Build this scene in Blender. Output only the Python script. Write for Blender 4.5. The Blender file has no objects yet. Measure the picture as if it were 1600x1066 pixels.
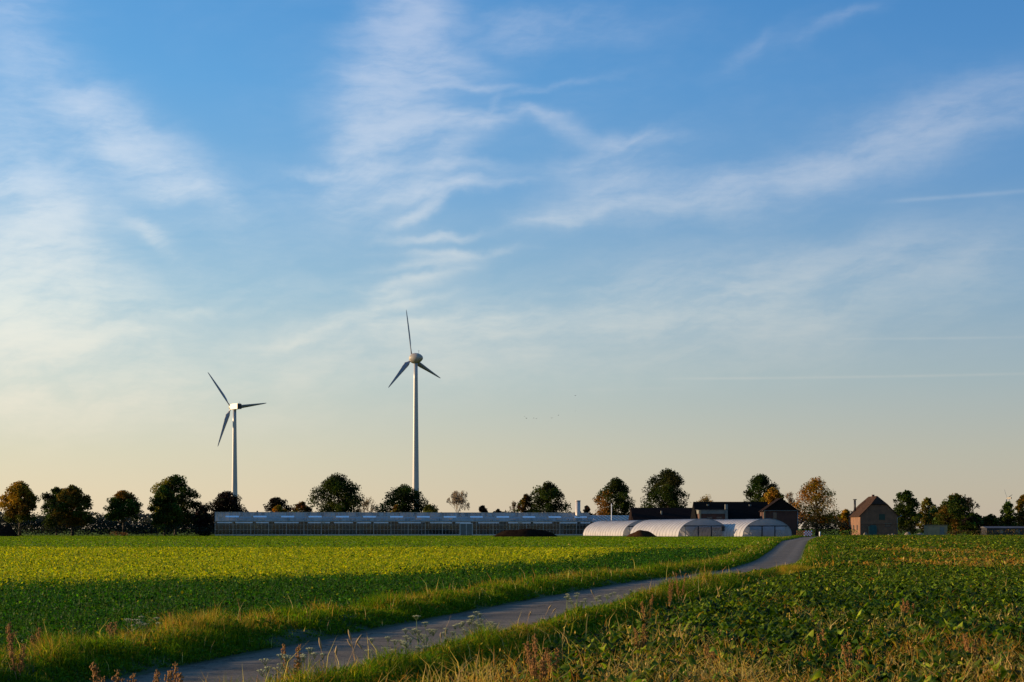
import bpy, math, random
import numpy as np
from mathutils import Vector, Matrix

# ------------------------------------------------------------------ camera, sun, sky
F, HY, H = 2400.0, 826.0, 1.8          # focal length (px of the 1600 px wide photo), horizon row, eye height
scene = bpy.context.scene
cam_d = bpy.data.cameras.new("camera"); cam = bpy.data.objects.new("camera", cam_d)
scene.collection.objects.link(cam); scene.camera = cam
cam.location = (0, 0, H); cam.rotation_euler = (math.radians(90), 0, 0)
cam_d.sensor_width = 36; cam_d.lens = 36 * F / 1600; cam_d.shift_y = (HY - 533) / 1600
cam_d.clip_start = 0.1; cam_d.clip_end = 60000

SUN_EL, SUN_AZ = 11.0, 78.0             # azimuth measured from the view axis (+Y) towards the left (-X)
se, sa = math.radians(SUN_EL), math.radians(SUN_AZ)
to_sun = Vector((-math.sin(sa) * math.cos(se), math.cos(sa) * math.cos(se), math.sin(se)))
sun_d = bpy.data.lights.new("sun", 'SUN'); sun_d.energy = 5.0; sun_d.angle = math.radians(0.5)
sun_d.color = (1.0, 0.72, 0.42)
sun = bpy.data.objects.new("sun", sun_d); scene.collection.objects.link(sun)
sun.rotation_euler = to_sun.to_track_quat('Z', 'Y').to_euler()

vs = scene.view_settings
vs.view_transform = 'Standard'; vs.look = 'None'; vs.gamma = 1; vs.exposure = 0.85

class G:
    """tiny node-graph helper"""
    def __init__(s, nt): s.nt = nt
    def n(s, t, **kw):
        nd = s.nt.nodes.new(t)
        for k, v in kw.items(): setattr(nd, k, v)
        return nd
    def put(s, sock, v):
        if isinstance(v, bpy.types.NodeSocket): s.nt.links.new(v, sock)
        elif v is not None: sock.default_value = v
    def m(s, op, a, b=None, c=None, clamp=False):
        nd = s.n('ShaderNodeMath', operation=op); nd.use_clamp = clamp
        s.put(nd.inputs[0], a)
        if b is not None: s.put(nd.inputs[1], b)
        if c is not None: s.put(nd.inputs[2], c)
        return nd.outputs[0]
    def mix(s, f, a, b, bt='MIX'):
        nd = s.n('ShaderNodeMix', data_type='RGBA', blend_type=bt)
        s.put(nd.inputs[0], f); s.put(nd.inputs[6], a); s.put(nd.inputs[7], b)
        return nd.outputs[2]
    def ramp(s, f, stops, interp='LINEAR'):
        nd = s.n('ShaderNodeValToRGB'); s.put(nd.inputs[0], f); cr = nd.color_ramp; cr.interpolation = interp
        while len(cr.elements) < len(stops): cr.elements.new(0.5)
        for e, (p, c) in zip(cr.elements, stops):
            e.position = p; e.color = tuple(c) + (1,) if len(c) == 3 else c
        return nd.outputs[0]
    def noise(s, vec, scale, detail=4, rough=0.5, dist=0.0, lac=2.0):
        nd = s.n('ShaderNodeTexNoise')
        if vec is not None: s.put(nd.inputs['Vector'], vec)
        nd.inputs['Scale'].default_value = scale; nd.inputs['Detail'].default_value = detail
        nd.inputs['Roughness'].default_value = rough; nd.inputs['Distortion'].default_value = dist
        return nd
    def xyz(s, x, y, z):
        nd = s.n('ShaderNodeCombineXYZ')
        for i, v in enumerate((x, y, z)): s.put(nd.inputs[i], v)
        return nd.outputs[0]
    def rng(s, v, a, b, c=0.0, d=1.0):
        nd = s.n('ShaderNodeMapRange'); nd.clamp = True; nd.interpolation_type = 'SMOOTHSTEP'
        s.put(nd.inputs[0], v)
        for i, q in enumerate((a, b, c, d)): nd.inputs[i + 1].default_value = q
        return nd.outputs[0]

def s2l(*c):   # sRGB 0-255 to linear
    return tuple(((v / 255) / 12.92 if v / 255 <= 0.04045 else ((v / 255 + 0.055) / 1.055) ** 2.4) for v in c)

world = bpy.data.worlds.new("World"); scene.world = world; world.use_nodes = True
wt = world.node_tree; wt.nodes.clear(); g = G(wt)
WS = 0.1
def build_sky():
    sky = g.n('ShaderNodeTexSky', sky_type='NISHITA'); sky.sun_disc = False
    sky.sun_elevation = se; sky.sun_rotation = -sa
    sky.air_density = 1.0; sky.dust_density = 1.0; sky.ozone_density = 1.5
    tc = g.n('ShaderNodeTexCoord'); sp = g.n('ShaderNodeSeparateXYZ'); wt.links.new(tc.outputs['Generated'], sp.inputs[0])
    dx, dy, dz = sp.outputs
    hor = g.m('SQRT', g.m('ADD', g.m('MULTIPLY', dx, dx), g.m('MULTIPLY', dy, dy)))
    el = g.m('DIVIDE', dz, g.m('MAXIMUM', hor, 0.001))                      # tan(elevation)
    az = g.m('ARCTAN2', dx, dy)                                            # 0 ahead, + right
    base = g.ramp(g.m('MULTIPLY', el, 1 / 0.4, clamp=True), [
        (0.00, s2l(216, 196, 168)), (0.05, s2l(212, 198, 170)), (0.12, s2l(202, 198, 176)),
        (0.24, s2l(178, 194, 192)), (0.38, s2l(142, 180, 202)), (0.55, s2l(112, 165, 208)),
        (0.72, s2l(88, 154, 208)), (0.90, s2l(72, 142, 202)), (1.0, s2l(66, 133, 196))])
    side = g.rng(az, -0.45, 0.40)
    base = g.mix(side, g.mix(1.0, base, (1.18, 1.16, 1.13, 1), 'MULTIPLY'), g.mix(1.0, base, (0.74, 0.77, 0.86, 1), 'MULTIPLY'))
    # cirrus, laid out on the dome by direction: u to the right, v up (thousandths of a radian-ish)
    k = F / 1000.0
    u = g.m('MULTIPLY', az, k); v = g.m('MULTIPLY', el, k)
    vec = g.xyz(u, v, 0.0)
    w1 = g.noise(vec, 4.0, 3, 0.55); w2 = g.noise(vec, 16.0, 3, 0.6)
    s1 = g.n('ShaderNodeSeparateColor'); wt.links.new(w1.outputs['Color'], s1.inputs[0])
    s2 = g.n('ShaderNodeSeparateColor'); wt.links.new(w2.outputs['Color'], s2.inputs[0])
    def wob(a, c, i):
        t = g.m('MULTIPLY_ADD', g.m('SUBTRACT', s1.outputs[i], 0.5), 0.07, a)
        return g.m('MULTIPLY_ADD', g.m('SUBTRACT', s2.outputs[i], 0.5), 0.03, t)
    uw, vw = wob(u, 0, 0), wob(v, 0, 1)
    strokes = [  # px, py, half length, half width, slope deg, strength
        (0, 370, 110, 130, 0, .7), (60, 300, 70, 40, -20, .35), (90, 350, 50, 40, -60, .3), (10, 520, 170, 48, 0, 1.1), (60, 450, 120, 40, 0, .3), (20, 610, 220, 40, 0, .35),
        (20, 70, 60, 110, 0, .30), (130, 160, 60, 30, -35, .35), (190, 210, 80, 42, -45, .45), (255, 265, 90, 36, -38, .5), (310, 302, 60, 12, -18, .35), (230, 352, 45, 14, -30, .40), (265, 385, 30, 10, -50, .3),
        (640, 40, 150, 55, 80, .7), (600, 170, 120, 55, 78, .3), (650, 10, 40, 30, 60, .25), (700, 75, 60, 16, -25, .35), (600, 150, 80, 50, 80, .34), (570, 230, 80, 34, 60, .42), (500, 264, 45, 8, 5, .4),
        (720, 192, 62, 12, 3, .9), (760, 180, 25, 8, 60, .35), (710, 130, 110, 6, -3, .28), (690, 108, 60, 8, -25, .3), (640, 215, 60, 30, 10, .25),
        (690, 268, 70, 8, 2, .5), (680, 300, 65, 13, 10, .8), (655, 332, 40, 9, 26, .8), (740, 294, 60, 5, 6, .4), (700, 245, 60, 20, 40, .3),
        (685, 371, 60, 6, 4, .6), (715, 395, 65, 5, 3, .55), (660, 412, 70, 6, 10, .5), (650, 437, 70, 7, 16, .65), (600, 468, 60, 7, 18, .55),
        (590, 487, 80, 7, 14, .65), (540, 512, 70, 7, 16, .6), (620, 510, 100, 8, 10, .3), (640, 530, 150, 30, 8, .22), (290, 496, 60, 6, 2, .30), (450, 540, 60, 4, 4, .2),
        (1520, 180, 190, 42, 17, .52), (1340, 235, 130, 30, 20, .45), (1200, 278, 120, 20, 10, .36), (1080, 300, 150, 32, 5, .36),
        (1010, 214, 70, 9, 4, .32), (960, 232, 70, 14, 20, .42), (890, 203, 50, 11, -20, .28), (835, 177, 45, 9, -10, .35), (930, 328, 90, 13, 12, .34), (960, 255, 90, 30, 10, .2), (960, 290, 80, 22, 25, .3), (860, 345, 50, 6, 6, .35), (870, 132, 60, 5, 12, .3),
        (1000, 500, 420, 50, 6, .30), (1300, 420, 380, 50, 4, .24), (1000, 440, 200, 8, 8, .16), (400, 450, 260, 60, 0, .12), (900, 560, 600, 40, 3, .18),
        (900, 40, 100, 22, 5, .24), (820, 50, 50, 26, 0, .2), (1320, 25, 26, 6, 25, .25), (1290, 40, 60, 10, 22, .16), (1200, 60, 60, 10, 25, .16), (240, 640, 320, 40, 2, .16), (480, 310, 90, 40, 0, .08),
        (400, 300, 90, 40, 0, .08), (770, 500, 200, 10, 10, .14), (780, 20, 40, 20, 0, .12)]
    tot = None
    for (px, py, a, b, ang, st) in strokes:
        cu, cv = (px - 800) / 1000 * 1.0, (HY - py) / 1000
        cu = math.atan((px - 800) / F) * k
        cv = (HY - py) / math.hypot(F, px - 800) * k
        t = math.radians(ang); c, s_ = math.cos(t), math.sin(t)
        du = g.m('SUBTRACT', uw, cu); dv = g.m('SUBTRACT', vw, cv)
        p = g.m('MULTIPLY', g.m('MULTIPLY_ADD', dv, s_, g.m('MULTIPLY', du, c)), 1000 / a)
        q = g.m('MULTIPLY', g.m('MULTIPLY_ADD', dv, c, g.m('MULTIPLY', du, -s_)), 1000 / b)
        r = g.m('ADD', g.m('MULTIPLY', p, p), g.m('MULTIPLY', q, q))
        e = g.m('MULTIPLY', g.m('EXPONENT', g.m('MULTIPLY', r, -0.75)), st)
        tot = e if tot is None else g.m('ADD', tot, e)
    # fibres
    vf = g.xyz(g.m('MULTIPLY', uw, 1.0), g.m('MULTIPLY_ADD', u, -0.55, g.m('MULTIPLY', vw, 3.4)), 3.1)
    f1 = g.noise(vf, 5.5, 8, 0.62, 0.15).outputs[0]
    f2 = g.noise(g.xyz(u, g.m('MULTIPLY', v, 1.6), 9.0), 7.0, 8, 0.58, 0.15).outputs[0]
    f3 = g.noise(g.xyz(g.m('MULTIPLY_ADD', v, 1.2, u), g.m('MULTIPLY', v, 5.0), 5.0), 22.0, 5, 0.6, 0.3).outputs[0]
    fib = g.m('MULTIPLY', g.rng(f1, 0.3, 0.7, 0.38, 1.35), g.m('MULTIPLY', g.rng(f2, 0.28, 0.72, 0.7, 1.25), g.rng(f3, 0.28, 0.72, 0.86, 1.14)))
    general = g.m('MULTIPLY', g.rng(g.noise(g.xyz(u, g.m('MULTIPLY', v, 2.0), 1.0), 1.6, 5, 0.6, 0.3).outputs[0], 0.45, 0.8), 0.10)
    cl = g.m('MULTIPLY', g.m('ADD', tot, general), fib)
    # straight condensation trails
    for (x0, y0, x1, y1, wd, st) in [(1340, 318, 1700, 290, 3.2, .28), (1000, 592, 1750, 580, 2.0, .20), (1230, 530, 1750, 524, 2.0, .14),
                                     (1480, 392, 1750, 384, 2.5, .14), (820, 610, 1100, 606, 2.5, .06)]:
        A = (math.atan((x0 - 800) / F) * k, (HY - y0) / math.hypot(F, x0 - 800) * k)
        B = (math.atan((x1 - 800) / F) * k, (HY - y1) / math.hypot(F, x1 - 800) * k)
        L = math.hypot(B[0] - A[0], B[1] - A[1]); c, s_ = (B[0] - A[0]) / L, (B[1] - A[1]) / L
        du = g.m('SUBTRACT', u, A[0]); dv = g.m('SUBTRACT', v, A[1])
        p = g.m('MULTIPLY_ADD', dv, s_, g.m('MULTIPLY', du, c))
        q = g.m('MULTIPLY', g.m('MULTIPLY_ADD', dv, c, g.m('MULTIPLY', du, -s_)), 1000 / wd)
        e = g.m('MULTIPLY', g.m('EXPONENT', g.m('MULTIPLY', g.m('MULTIPLY', q, q), -1)), g.rng(p, 0, 0.15))
        e = g.m('MULTIPLY', e, g.m('MULTIPLY', g.rng(p, L, L - 0.1), g.rng(f2, 0.3, 0.7, st * .4, st * 1.3)))
        cl = g.m('ADD', cl, e)
    cl = g.m('MULTIPLY', g.m('SUBTRACT', 1.0, g.m('EXPONENT', g.m('MULTIPLY', cl, -1.55))), 0.90)
    ccol = g.ramp(g.m('MULTIPLY', el, 1 / 0.4, clamp=True), [
        (0.0, s2l(226, 208, 184)), (0.2, s2l(228, 220, 204)), (0.35, s2l(226, 228, 220)), (0.55, s2l(206, 218, 232)), (0.8, s2l(186, 203, 230)), (1.0, s2l(176, 196, 226))])
    ccol = g.mix(side, g.mix(1.0, ccol, (1.14, 1.12, 1.08, 1), 'MULTIPLY'), g.mix(1.0, ccol, (0.72, 0.76, 0.83, 1), 'MULTIPLY'))
    col = g.mix(cl, base, ccol)
    up = g.m('DIVIDE', 0.585, WS)
    vm = g.n('ShaderNodeVectorMath', operation='SCALE'); g.put(vm.inputs[0], col); g.put(vm.inputs['Scale'], up)
    col = g.mix(0.09, vm.outputs[0], sky.outputs[0])
    bg = g.n('ShaderNodeBackground'); g.put(bg.inputs[0], col); bg.inputs[1].default_value = WS
    out = g.n('ShaderNodeOutputWorld'); wt.links.new(bg.outputs[0], out.inputs[0])
build_sky()

# ------------------------------------------------------------------ helpers
rnd = random.Random(7); R = np.random.default_rng(11)
def link(o, parent=None):
    scene.collection.objects.link(o)
    if parent is not None: o.parent = parent
    return o
def tag(o, label=None, cat=None, group=None, kind=None):
    for k_, v_ in (('label', label), ('category', cat), ('group', group), ('kind', kind)):
        if v_: o[k_] = v_
    return o
def empty(name, loc, label, cat, group=None, rz=0.0):
    o = bpy.data.objects.new(name, None); o.location = loc; o.rotation_euler = (0, 0, rz); o.empty_display_size = .5
    link(o); return tag(o, label, cat, group)
def dup(root, loc, label, rz=None, sc=None):
    r = root.copy(); r.location = loc; link(r); r['label'] = label
    if rz is not None: r.rotation_euler = (0, 0, rz)
    if sc is not None: r.scale = (sc, sc, sc)
    for ch in list(root.children):
        c = ch.copy(); link(c, r)
        for gc in list(ch.children):
            d = gc.copy(); link(d, c)
    return r
def at(px, py, Y): return Vector(((px - 800) * Y / F, Y, H + (HY - py) * Y / F))
def X_(px, Y): return (px - 800) * Y / F
def Z_(py, Y): return H + (HY - py) * Y / F

class MB:
    """collects boxes, tubes, polygons -> one mesh object"""
    def __init__(s): s.v = []; s.f = []; s.sm = []
    def add(s, vs_, fs, smooth=False):
        b = len(s.v); s.v += [tuple(p) for p in vs_]; s.f += [tuple(i + b for i in f) for f in fs]; s.sm += [smooth] * len(fs)
        return s
    def box(s, x0, x1, y0, y1, z0, z1):
        return s.add([(x, y, z) for z in (z0, z1) for y in (y0, y1) for x in (x0, x1)],
                     [(0, 2, 3, 1), (4, 5, 7, 6), (0, 1, 5, 4), (2, 6, 7, 3), (0, 4, 6, 2), (1, 3, 7, 5)])
    def bar(s, a, b, w, d=None):
        a, b = Vector(a), Vector(b); d = d or w; t = (b - a).normalized()
        up = Vector((0, 0, 1)) if abs(t.z) < .9 else Vector((0, 1, 0))
        n = t.cross(up).normalized() * w / 2; m = n.cross(t).normalized() * d / 2
        return s.add([a - n - m, a + n - m, a + n + m, a - n + m, b - n - m, b + n - m, b + n + m, b - n + m],
                     [(0, 1, 2, 3), (7, 6, 5, 4), (0, 4, 5, 1), (1, 5, 6, 2), (2, 6, 7, 3), (3, 7, 4, 0)])
    def tube(s, pts, rad, n=8, cap=True):
        pts = [Vector(p) for p in pts]; vs_ = []; m = len(pts)
        for i, p in enumerate(pts):
            t = (pts[min(i + 1, m - 1)] - pts[max(i - 1, 0)]).normalized()
            up = Vector((0, 0, 1)) if abs(t.z) < .9 else Vector((0, 1, 0))
            a = t.cross(up).normalized(); b = a.cross(t)
            r = rad[i] if hasattr(rad, '__len__') else rad
            vs_ += [p + (a * math.cos(2 * math.pi * j / n) + b * math.sin(2 * math.pi * j / n)) * r for j in range(n)]
        fs = [(i * n + j, i * n + (j + 1) % n, (i + 1) * n + (j + 1) % n, (i + 1) * n + j) for i in range(m - 1) for j in range(n)]
        if cap: fs += [tuple(range(n))[::-1], tuple((m - 1) * n + j for j in range(n))]
        return s.add(vs_, fs, True)
    def prism(s, poly, y0, y1):   # poly of (x,z), extruded along y
        n = len(poly)
        return s.add([(x, y0, z) for x, z in poly] + [(x, y1, z) for x, z in poly],
                     [tuple(range(n)), tuple(range(n, 2 * n))[::-1]] + [(i, i + n, (i + 1) % n + n, (i + 1) % n) for i in range(n)])
    def build(s, name, mat, parent=None, loc=None):
        me = bpy.data.meshes.new(name); me.from_pydata(s.v, [], s.f); me.materials.append(mat)
        me.polygons.foreach_set('use_smooth', s.sm); me.update()
        o = bpy.data.objects.new(name, me)
        if loc is not None: o.location = loc
        return link(o, parent)

class NP:
    """big numpy mesh: template faces repeated over N items, a colour per item"""
    def __init__(s): s.V = []; s.L = []; s.S = []; s.C = []; s.n = 0
    def add(s, verts, faces, col):            # verts (N,k,3), faces template, col (N,3)
        N, k = verts.shape[:2]
        if N == 0: return
        s.V.append(verts.reshape(-1, 3)); s.C.append(np.repeat(col, k, axis=0))
        tmpl = np.concatenate([np.array(f) for f in faces])
        s.L.append((tmpl[None, :] + (s.n + np.arange(N) * k)[:, None]).ravel())
        s.S.append(np.tile(np.array([len(f) for f in faces]), N)); s.n += N * k
    def build(s, name, mat, parent=None, loc=None):
        V = np.concatenate(s.V); L = np.concatenate(s.L); S = np.concatenate(s.S); C = np.concatenate(s.C)
        me = bpy.data.meshes.new(name)
        me.vertices.add(len(V)); me.vertices.foreach_set('co', V.astype(np.float32).ravel())
        me.loops.add(len(L)); me.loops.foreach_set('vertex_index', L.astype(np.int32))
        me.polygons.add(len(S)); st = np.concatenate([[0], np.cumsum(S)[:-1]])
        me.polygons.foreach_set('loop_start', st.astype(np.int32))
        a = me.color_attributes.new('col', 'FLOAT_COLOR', 'POINT')
        a.data.foreach_set('color', np.c_[C, np.ones(len(C))].astype(np.float32).ravel())
        me.materials.append(mat); me.polygons.foreach_set('use_smooth', np.ones(len(S), bool)); me.update(calc_edges=True); me.validate()
        o = bpy.data.objects.new(name, me)
        if loc is not None: o.location = loc
        return link(o, parent)

def frames(N, tilt, rz=None):
    """random leaf frames: along a (length), b (across), n (normal)"""
    th = R.uniform(0, 2 * np.pi, N) if rz is None else rz
    a = np.c_[np.cos(th) * np.cos(tilt), np.sin(th) * np.cos(tilt), np.sin(tilt)]
    b = np.c_[-np.sin(th), np.cos(th), np.zeros(N)]
    ro = R.normal(0, .5, N)[:, None]
    n = np.cross(a, b); b2 = b * np.cos(ro) + n * np.sin(ro); n2 = np.cross(a, b2)
    return a, b2, n2
def rhomb(npm, c, ln, wd, tilt, col):
    a, b, n = frames(len(c), tilt); ln = ln[:, None]; wd = wd[:, None]
    v = np.stack([c - a * ln * .5, c + b * wd * .5 + n * wd * .12, c + a * ln * .5, c - b * wd * .5 + n * wd * .12], 1)
    npm.add(v, [(0, 1, 2, 3)], col)
def blade(npm, c, h, w, lean, col, seg=2):
    N = len(c); th = R.uniform(0, 2 * np.pi, N); ph = R.uniform(0, 2 * np.pi, N)
    d = np.c_[np.cos(th), np.sin(th), np.zeros(N)]; sd = np.c_[np.cos(ph), np.sin(ph), np.zeros(N)] * (w / 2)[:, None]
    up = np.array([[0, 0, 1.0]]); h = h[:, None]; l = (lean * h[:, 0])[:, None]
    if seg == 1:
        npm.add(np.stack([c - sd, c + sd, c + up * h + d * l], 1), [(0, 1, 2)], col); return
    m = c + up * h * .6 + d * l * .3
    npm.add(np.stack([c - sd, c + sd, m + sd * .8, m - sd * .8, c + up * h * (1 - .15 * lean[:, None]) + d * l], 1), [(0, 1, 2, 3), (3, 2, 4)], col)
def bigleaf(npm, base, ln, wd, th, rise, col):
    """arching leaf with a fold: 4 stations x 3 across"""
    N = len(base); a = np.c_[np.cos(th), np.sin(th), np.zeros(N)]; b = np.c_[-np.sin(th), np.cos(th), np.zeros(N)]
    up = np.array([[0, 0, 1.0]]); rows = []
    b = b + up * R.normal(0, .35, N)[:, None]
    for t, w, z in ((0, .08, 0), (.38, .62, .62), (.72, 1.0, .86), (1.0, .25, .62)):
        c = base + a * (ln * t)[:, None] + up * (ln * rise * z)[:, None]
        wv = R.uniform(-.12, .12, N)[:, None]
        rows += [c - b * (wd * w * .5)[:, None] + up * (wd * .22 * w)[:, None] * (1 + wv), c, c + b * (wd * w * .5)[:, None] + up * (wd * .22 * w)[:, None] * (1 - wv)]
    fs = [(i * 3 + j, i * 3 + j + 1, i * 3 + j + 4, i * 3 + j + 3) for i in range(3) for j in range(2)]
    npm.add(np.stack(rows, 1), fs, col)
def pal(N, cols, wts, jit=.18):
    cols = np.array(cols, float); w = np.array(wts, float); w /= w.sum()
    c = cols[R.choice(len(cols), N, p=w)]
    return np.clip(c * np.exp(R.normal(0, jit, (N, 1))) * np.exp(R.normal(0, jit * .3, (N, 3))), 0.0008, .9)

# ------------------------------------------------------------------ materials
def mat(name):
    m = bpy.data.materials.new(name); m.use_nodes = True; nt = m.node_tree
    return m, G(nt), nt.nodes['Principled BSDF'], nt.nodes['Material Output']
def simple(name, col, rough=.7, var=.25, scale=3.0, metal=0.0, spec=.3, bump=0.0, stretch=None):
    m, q, p, o = mat(name)
    tc = q.n('ShaderNodeTexCoord'); vec = tc.outputs['Object']
    if stretch:
        mp = q.n('ShaderNodeMapping'); q.put(mp.inputs[0], vec); mp.inputs['Scale'].default_value = stretch; vec = mp.outputs[0]
    nz = q.noise(vec, scale, 5, .6).outputs[0]
    lo = tuple(c * (1 - var) for c in col) + (1,); hi = tuple(min(1, c * (1 + var)) for c in col) + (1,)
    q.put(p.inputs['Base Color'], q.mix(q.rng(nz, .3, .7), lo, hi))
    p.inputs['Roughness'].default_value = rough; p.inputs['Metallic'].default_value = metal
    p.inputs['Specular IOR Level'].default_value = spec
    if bump:
        b = q.n('ShaderNodeBump'); b.inputs['Strength'].default_value = bump; b.inputs['Distance'].default_value = .03
        q.put(b.inputs['Height'], q.noise(vec, scale * 6, 4, .6).outputs[0]); q.put(p.inputs['Normal'], b.outputs[0])
    return m
def leafmat(name, trans=.35, rough=.5, spec=.25, tcol=(1.25, 1.35, .55)):
    m, q, p, o = mat(name)
    at_ = q.n('ShaderNodeAttribute', attribute_name='col')
    q.put(p.inputs['Base Color'], at_.outputs['Color']); p.inputs['Roughness'].default_value = rough
    p.inputs['Specular IOR Level'].default_value = spec
    tr = q.n('ShaderNodeBsdfTranslucent'); q.put(tr.inputs[0], q.mix(1.0, at_.outputs['Color'], tcol + (1,), 'MULTIPLY'))
    mx = q.n('ShaderNodeMixShader'); mx.inputs[0].default_value = trans
    q.nt.links.new(p.outputs[0], mx.inputs[1]); q.nt.links.new(tr.outputs[0], mx.inputs[2]); q.nt.links.new(mx.outputs[0], o.inputs[0])
    return m
def glass(name, tint, ior=1.5, extra=.0, rough=.05, gcol=(.9, .9, .9), wash=.2, wcol=(.3, .3, .3)):
    m, q, p, o = mat(name); q.nt.nodes.remove(p)
    tr = q.n('ShaderNodeBsdfTransparent'); tr.inputs[0].default_value = tint + (1,)
    gl = q.n('ShaderNodeBsdfGlossy'); gl.inputs[0].default_value = gcol + (1,); gl.inputs['Roughness'].default_value = rough
    fr = q.n('ShaderNodeFresnel'); fr.inputs[0].default_value = ior
    mx = q.n('ShaderNodeMixShader'); q.put(mx.inputs[0], q.m('ADD', fr.outputs[0], extra, clamp=True))
    q.nt.links.new(tr.outputs[0], mx.inputs[1]); q.nt.links.new(gl.outputs[0], mx.inputs[2])
    # limewash and dirt, pane by pane
    tc = q.n('ShaderNodeTexCoord'); mp = q.n('ShaderNodeMapping'); q.put(mp.inputs[0], tc.outputs['Object']); mp.inputs['Scale'].default_value = (1 / .9, .2, 1 / 1.25)
    sn = q.n('ShaderNodeVectorMath', operation='FLOOR'); q.put(sn.inputs[0], mp.outputs[0]); wn = q.n('ShaderNodeTexWhiteNoise', noise_dimensions='3D'); q.put(wn.inputs['Vector'], sn.outputs[0])
    nz = q.noise(tc.outputs['Object'], .25, 4, .6).outputs[0]
    amt = q.m('MULTIPLY', q.m('MULTIPLY_ADD', wn.outputs[0], .9, .4), q.rng(nz, .3, .7, wash * .5, wash * 1.5))
    df = q.n('ShaderNodeBsdfDiffuse'); df.inputs[0].default_value = wcol + (1,); tl = q.n('ShaderNodeBsdfTranslucent'); tl.inputs[0].default_value = wcol + (1,)
    dm = q.n('ShaderNodeMixShader'); dm.inputs[0].default_value = .4; q.nt.links.new(df.outputs[0], dm.inputs[1]); q.nt.links.new(tl.outputs[0], dm.inputs[2])
    m2 = q.n('ShaderNodeMixShader'); q.put(m2.inputs[0], amt); q.nt.links.new(mx.outputs[0], m2.inputs[1]); q.nt.links.new(dm.outputs[0], m2.inputs[2])
    q.nt.links.new(m2.outputs[0], o.inputs[0]); return m
def film(name, col, trans=.4, alpha=0.0):
    m, q, p, o = mat(name)
    tc = q.n('ShaderNodeTexCoord'); nz = q.noise(tc.outputs['Object'], .6, 5, .6).outputs[0]
    c = q.mix(q.rng(nz, .3, .75), tuple(x * .82 for x in col) + (1,), col + (1,))
    q.put(p.inputs['Base Color'], c); p.inputs['Roughness'].default_value = .35
    tl = q.n('ShaderNodeBsdfTranslucent'); q.put(tl.inputs[0], c)
    mx = q.n('ShaderNodeMixShader'); mx.inputs[0].default_value = trans
    q.nt.links.new(p.outputs[0], mx.inputs[1]); q.nt.links.new(tl.outputs[0], mx.inputs[2]); last = mx.outputs[0]
    if alpha:
        tp = q.n('ShaderNodeBsdfTransparent'); m2 = q.n('ShaderNodeMixShader'); m2.inputs[0].default_value = alpha
        q.nt.links.new(last, m2.inputs[1]); q.nt.links.new(tp.outputs[0], m2.inputs[2]); last = m2.outputs[0]
    q.nt.links.new(last, o.inputs[0]); return m
def brick(name, a, b, mortar):
    m, q, p, o = mat(name)
    tc = q.n('ShaderNodeTexCoord'); sp = q.n('ShaderNodeSeparateXYZ'); q.put(sp.inputs[0], tc.outputs['Object'])
    br = q.n('ShaderNodeTexBrick'); q.put(br.inputs[0], q.xyz(q.m('ADD', sp.outputs[0], sp.outputs[1]), sp.outputs[2], 0.0))
    br.inputs['Scale'].default_value = 1.0; br.inputs['Brick Width'].default_value = .24; br.inputs['Row Height'].default_value = .08
    br.inputs['Mortar Size'].default_value = .008
    br.inputs['Color1'].default_value = a + (1,); br.inputs['Color2'].default_value = b + (1,); br.inputs['Mortar'].default_value = mortar + (1,)
    nz = q.noise(tc.outputs['Object'], .8, 6, .65).outputs[0]
    q.put(p.inputs['Base Color'], q.mix(1.0, br.outputs[0], q.mix(q.rng(nz, .25, .75), (.6, .6, .6, 1), (1.15, 1.1, 1.05, 1)), 'MULTIPLY'))
    p.inputs['Roughness'].default_value = .85; return m

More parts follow.
